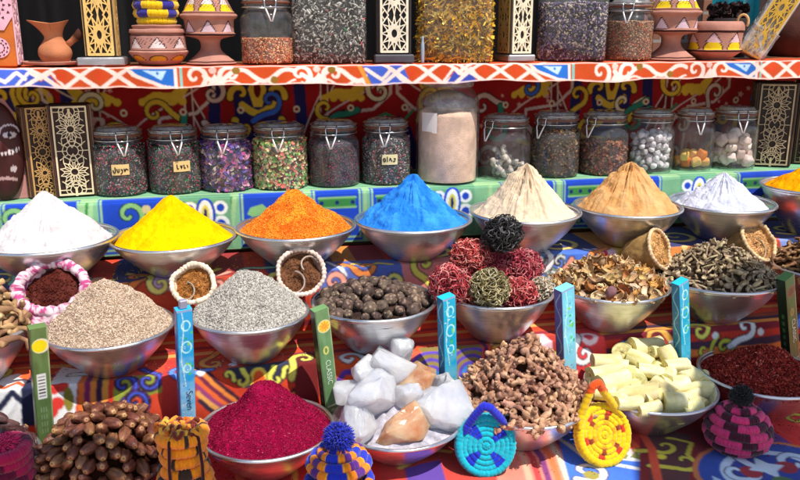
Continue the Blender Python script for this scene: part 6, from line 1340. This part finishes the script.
cup(52, 287, 62, 2.075, (-.02, -1, .95), 'spice_sack', 'open pink and white patterned sack of dark red spice, left of the cumin seeds', 'dark red ground spice inside the pink and white sack', (226, 196, 204), (232, 206, 212), (84, 30, 20), 1.2, .22, 0, True, (190, 80, 130), 1, .15, .92)
cup(193, 283, 42, 2.085, (-.25, -1, .7), 'spice_sack', 'small white rimmed sack of golden brown spice between the two seed heaps', 'golden brown ground spice inside the small white rimmed sack', (224, 206, 178), (232, 214, 190), (160, 104, 50), 1.2, .16, 1, False, None, 2, .11, .95)
cup(301, 272, 46, 2.085, (.05, -1, .55), 'spice_sack', 'round white edged sack of dark brown spice with folded lips, right of the fennel seeds', 'dark brown ground spice inside the round sack with folded lips', (176, 140, 120), (232, 206, 190), (110, 70, 44), 1.0, .10, 2, False, None, 3, .09)
cup(660, 249, 41, 2.09, (.75, -1, .55), 'burlap_cup', 'rough burlap cup of pale tan spice, lying between the dried slices and the chopped roots', 'pale tan spice inside the burlap cup that lies on its side', (176, 138, 84), (226, 192, 150), (206, 158, 100), 1.9, .12, 0, False, None, 4, .08)
cup(759, 240, 42, 2.12, (.35, -1, .8), 'burlap_cup', 'rough burlap cup of tan spice below the white cone at the right', 'tan spice inside the burlap cup below the white cone', (176, 140, 90), (228, 196, 150), (200, 152, 100), 1.7, .12, 1, False, None, 5, .08)

# ------------------------------------------------------------------ coiled fibre baskets, hats and purses
def pompom(c, r, col, parent, n=1500, name='pompom'):
    rs = np.random.RandomState(3); d = rs.randn(n, 3); d /= np.linalg.norm(d, axis=1)[:, None]; p = d * r * rs.uniform(.55, 1.0, (n, 1)) ; mb = MB(); V, F = ICO3; mb.add(V * r * .8, F, np.array(L(col)) * .5)
    fr = frames(d, .3, rs); fr = fr[:, :, [2, 0, 1]]; scatter(mb, g_octa(), p, fr, np.tile([r * .42, r * .09, r * .09], (n, 1)), np.clip(np.array(L(col)) * rs.uniform(.45, 1.7, (n, 1)), 0, 1)); return mb.build(name, M['yarn'], parent, tuple(c))
def stand(px, pyb, Y=None):
    q = PZ(px, pyb, ZA + .003); return q
def ring_stack(q, rows, k):
    """rows: (radius px, height px above base, tube px)"""
    return [(a * k, b * k, c * k) for a, b, c in rows]
# pink and black basket with black pompom
q = stand(738, 449); q[1] += .01; k = mpp(q) ; t = empty('coiled_basket', tuple(q), 0); tag(t, 'pink and black checked coiled basket with a black pompom, in front of the red petals', 'basket')
rows = [(20, 4, 4.6), (26, 10, 4.8), (28.5, 17, 4.8), (27.5, 24.5, 4.8), (24, 31.5, 4.6), (18.5, 38, 4.4), (11, 43, 4.4), (5, 45, 4.2)]
coil(ring_stack(q, rows, k), lambda i, a: cols2(np.sin(a * 5 + i * 1.6 + 1.2) > (.35 if i % 3 else .0), (70, 22, 42), (214, 58, 116)), t); pompom((0, 0, 56 * k), 11 * k, (16, 14, 20), t)
# orange, blue and purple hat with blue pompom
q = PZ(340, 512, ZA + .003); k = mpp(q); zt = _zat(q, 446) - q[2]; t = empty('coiled_hat', tuple(q), 0); tag(t, 'orange coiled hat with blue and purple blocks and a blue pompom', 'hat')
hk = zt / k; rows = [(28, 5, 5), (30, 14, 5)] + [(30, 14 + (hk - 40) * j / 3, 5) for j in (1, 2)] + [(28, hk - 18, 5), (24, hk - 11, 4.8), (17, hk - 5, 4.6), (9, hk - 2, 4.6)]
def hatc(i, a):
    C = np.tile(L(240, 136, 20), (len(a), 1)); s = np.sin(a * 4 + i * .5 + .4); C[s > .35] = L(30, 50, 190); C[s < -.8] = L(90, 40, 130); C[(s > .1) & (s < .2)] = L(240, 190, 40); return C
coil(ring_stack(q, rows, k), hatc, t); pompom((0, 0, zt + 9 * k), 15 * k, (14, 34, 170), t, 2200)
# orange and brown basket with dark cords
q = PZ(188, 512, ZA + .003); k = mpp(q); zt = _zat(q, 430) - q[2]; hk = zt / k; t = empty('coiled_pot', tuple(q), 0); tag(t, 'orange and brown coiled pot with a knotted top and dark cords beside the dates', 'pot')
rows = [(20 + 3 * sin(j * .9), 5 + (hk - 8) * j / 7, 6.4) for j in range(8)]
coil(ring_stack(q, rows, k), lambda i, a: cols2(np.sin(a * 4 + i * 1.9) > (.45 if i < 5 else .95), (60, 44, 34), (250, 150, 24)), t)
mb = MB(); rs_ = np.random.RandomState(8)
for i in range(46):
    a0 = rs_.uniform(0, 2 * PI); r0 = rs_.uniform(2, 21) * k; c0 = np.array([r0 * cos(a0), r0 * sin(a0), zt + rs_.uniform(-2, 6) * k]); ph = rs_.uniform(0, 6); V, F = tube([c0 + 4 * k * np.array([cos(ph + u), sin(ph + u), .6 * sin(2 * u)]) for u in np.linspace(0, 5, 10)], 1.9 * k, 6); mb.add(V, F, L([(230, 150, 30), (200, 100, 16), (120, 40, 20), (240, 180, 60)][i % 4]))
mb.build('knotted_top', M['yarn'], t)
for a0 in (-2.0, -.9):
    V, F = tube([(27 * k * cos(a0) * f, 27 * k * sin(a0) * f, z) for f, z in ((.5, zt + 5 * k), (.95, zt), (1.08, zt * .7), (1.05, zt * .3), (1.02, .01))], 1.6 * k, 6); tin('cord', V, F, (60, 16, 20), M['yarn'], t)
# magenta pot at the left edge
q = PZ(8, 512, ZA + .003); k = mpp(q); zt = _zat(q, 446) - q[2]; hk = zt / k; t = empty('coiled_pot', tuple(q), 0); tag(t, 'dark wine red coiled pot with a bright pink fluffy top at the left edge', 'pot')
rows = [(26 + 3 * sin(j * .8), 5 + (hk - 8) * j / 7, 6.4) for j in range(8)]; coil(ring_stack(q, rows, k), lambda i, a: cols2(np.sin(a * 3 + i) > .7, (96, 12, 50), (170, 20, 76)), t)
o = pompom((0, 0, zt), 20 * k, (240, 30, 104), t, 2200, 'fluffy_top'); o.scale = (1, 1, .55)
# round purses
def purse(px, pyc, pyb, rpx, ringcol, strap_px, strap_col, tip_col, label, lean=.45, yaw=-.15):
    q = PZ(px, pyb, ZA + .004); k = mpp(q); r = rpx * k; t = empty('coiled_purse', (q[0], q[1], q[2]), 0)
    t.rotation_euler = (PI / 2 - lean, 0, yaw); tag(t, label, 'purse'); rings = [(j * 5.4 * k + 1.2 * k, r) for j in range(int(rpx / 5.4))]
    mb = MB(); nR = int((rpx - 3) / 5.0)
    for side in (0, 1):
        for i in range(nR + 1):
            R = (i + .35) * 5.0 * k; n = max(24, int(R / k * 5)) // 3 * 3; a = np.arange(n) * 2 * PI / n; rad = (3.2 if i < nR else 4.2) * k * (1 + .07 * np.sin(a * (n // 3)) + .05 * RS.randn(n)); V, F = tube(np.stack([R * np.cos(a), r + R * np.sin(a) * 1.04, a * 0 + (1.6 if side == 0 else -4) * k], -1), rad, 8, True)
            mb.add(V, F, np.clip(np.repeat(ringcol(i, a, nR), 8, 0) * RS.uniform(.85, 1.12, (len(V), 1)), 0, 1))
    mb.build('coiled_body', M['yarn'], t)
    pts = np.array(strap_px, float); pts = np.stack([(pts[:, 0] - px) * k, r + (pyc - pts[:, 1]) * k * 1.12], 1); n = 60; kk = np.linspace(0, 1, len(pts)); u = np.linspace(0, 1, n); pp = np.stack([np.interp(u, kk, pts[:, 0]), np.interp(u, kk, pts[:, 1]), 5.2 * k + .55 * np.clip(np.interp(u, kk, pts[:, 1]) - 2 * r + 6 * k, 0, 1)], -1)
    rad = 4.2 * k * (1 + .10 * np.sin(np.arange(n) * 2.1)) * np.clip(np.minimum(np.arange(n) + 3, n + 2 - np.arange(n)) / 9, .3, 1); V, F = tube(pp, rad, 9); C = np.tile(L(strap_col), (len(V), 1)); m = np.abs(V[:, 1] - pp[:, 1].max()) < 9 * k; C[m] = L(tip_col); obj('strap', to_mesh('strap', V, F, C), M['yarn'], t); return t
def blue_p(i, a, n):
    C = np.tile(L(20, 176, 196), (len(a), 1)); 
    if 2 <= i < n: C[np.sin(a * 4 + PI / 2 + .4 + PI) > .45] = L(24, 50, 190)
    return C
def yel_p(i, a, n):
    C = np.tile(L(240, 196, 14), (len(a), 1))
    if i == n - 1: C[np.sin(a * 6 + .6) > .55] = L(204, 60, 26)
    if i == n - 2: C[np.sin(a * 6 + .1) > .55] = L(150, 60, 26)
    if i == n - 3: C[np.sin(a * 6) > .2] = L(236, 160, 24)
    return C
purse(486, 441, 474, 29, blue_p, [(464, 430), (469, 420), (475, 411), (482, 403), (489, 405), (498, 414), (508, 424)], (34, 44, 190), (34, 44, 190), 'turquoise round coiled purse with dark blue patches and a blue strap', .26)
purse(608, 433, 465, 30, yel_p, [(580, 425), (584, 412), (590, 398), (594, 388), (600, 386), (607, 394), (620, 407), (631, 420)], (236, 192, 16), (226, 84, 24), 'yellow round coiled purse with rust red patches and a yellow strap', .42, .1)

# ------------------------------------------------------------------ unseen canvas added above the frame, cut to shade the two lower corners
ZW = 2.5
def up_(p): p = np.array(p); s = (ZW - p[2]) / SUN[2]; return p + SUN * s
SUN = np.array([.55, -1.0, 2.15]); SUN /= np.linalg.norm(SUN)
fr = empty('shade_frame', (.75, 1.0, 0)); tag(fr, 'unseen pole frame added to carry two canvas strips cut to shade the lower corners', 'shade caster')
mb = MB()
for x, y in ((-3.2, -.14), (1.85, -.02)):
    V, F = tube([(x, y, 0), (x, y, ZW + .02)], .025, 10); mb.add(V, F, L(90, 70, 50))
mb.build('pole', M['wood'], fr)
for xa, xb, y in ((-3.2, -1.15, -.14), (1.0, 1.85, -.02)): V, F = tube([(xa, y, ZW + .012), (xb, y, ZW + .012)], .012, 10); tin('cross_bar', V, F, (90, 70, 50), M['wood'], fr)
for nm, pts in (('shade_strip', [(692, 300, .86), (760, 268, .9), (900, 262, .9), (900, 540, .55), (640, 540, .55), (634, 440, .56), (640, 416, .58), (690, 412, .66), (705, 392, .68), (694, 350, .72)]),
                ('shade_strip', [(-160, 446, .70), (40, 446, .68), (110, 458, .66), (165, 462, .66), (215, 460, .66), (262, 468, .66), (300, 476, .64), (330, 490, .60), (380, 560, .55), (-160, 560, .55)])):
    V = [up_(PZ(*p)) - np.array([.75, 1.0, 0]) for p in pts]; bm = bmesh.new(); f = bm.faces.new([bm.verts.new(v) for v in V]); bmesh.ops.triangulate(bm, faces=[f]); V = np.array([v.co[:] for v in bm.verts]); F = np.array([[v.index for v in f.verts] for f in bm.faces]); bm.free()
    V = np.vstack([V, V + [0, 0, .004]]); n = len(V) // 2; tin(nm, V, np.vstack([F, F[:, ::-1] + n]), (170, 150, 120), M['cloth'], fr)

# ------------------------------------------------------------------ spilled crumbs round the bowls
for key, z, cols, N, lab in (('m1', ZB, [(206, 178, 152), (150, 120, 94)], 260, 'loose tan cumin seeds spilled on the cloth round their bowl'), ('m2', ZB, [(186, 180, 170), (130, 122, 112)], 220, 'loose grey fennel seeds spilled on the cloth round their bowl'),
                             ('f2', ZA, [(160, 10, 66), (200, 60, 100)], 320, 'magenta petal crumbs spilled on the cloth round their bowl'), ('f6', ZA, [(150, 44, 36), (104, 28, 24)], 300, 'dark red petal shreds spilled on the cloth round their bowl'),
                             ('f4', ZA, [(190, 150, 120), (120, 84, 60)], 160, 'ginger crumbs spilled on the cloth round their bowl'), ('b2', ZC, [(246, 196, 10)], 200, 'yellow powder crumbs spilled on the cloth round their bowl'), ('b3', ZC, [(226, 110, 26)], 200, 'orange powder crumbs spilled on the cloth round their bowl')):
    c, R, h = BOWLS[key]; a = RS.uniform(0, 2 * PI, N); rr = R * (.5 + np.abs(RS.randn(N)) * .5); p = np.stack([c[0] + rr * np.cos(a), c[1] + rr * np.sin(a), rr * 0 + z + .0035], -1)
    lo, hi = {ZA: (1.40, YB - .03), ZB: (YB + .01, YC - .03), ZC: (YC + .01, YD - .03)}[z]; p = p[(p[:, 1] > lo) & (p[:, 1] < hi)]; n_ = len(p); mb = MB()
    scatter(mb, g_seed(), p, frames(np.tile([0, 0, 1.0], (n_, 1)), .3), np.array([.0055, .0025, .002]) * RS.uniform(.5, 1.3, (n_, 1)), pal(cols, n_)); o = mb.build('spilled_crumbs', M['grain']); tag(o, lab, 'crumbs', None, 'stuff')
# ------------------------------------------------------------------ light
w = bpy.data.worlds.new('World'); scene.world = w; w.use_nodes = True; nt = w.node_tree
sky = nt.nodes.new('ShaderNodeTexSky'); sky.sky_type = 'NISHITA'; sky.sun_disc = False
SUN = np.array([.55, -1.0, 2.15]); SUN /= np.linalg.norm(SUN)
sky.sun_elevation = math.asin(SUN[2]); sky.sun_rotation = math.atan2(SUN[0], SUN[1])
nt.links.new(sky.outputs[0], nt.nodes['Background'].inputs[0]); nt.nodes['Background'].inputs[1].default_value = .15
sd = bpy.data.lights.new('sun', 'SUN'); sd.energy = 5.0; sd.angle = radians(.53); sd.color = (1.0, .95, .87)
so = bpy.data.objects.new('sun', sd); COL.objects.link(so); so.location = (2, -3, 6)
so.rotation_euler = Vector(-SUN).to_track_quat('-Z', 'Y').to_euler()
scene.view_settings.view_transform = 'Standard'; scene.view_settings.look = 'None'; scene.view_settings.exposure = 0; scene.view_settings.gamma = 1
scene.render.engine = 'CYCLES'
scene.cycles.use_denoising = True
scene.cycles.transparent_max_bounces = 16; scene.cycles.max_bounces = 8; scene.cycles.diffuse_bounces = 4
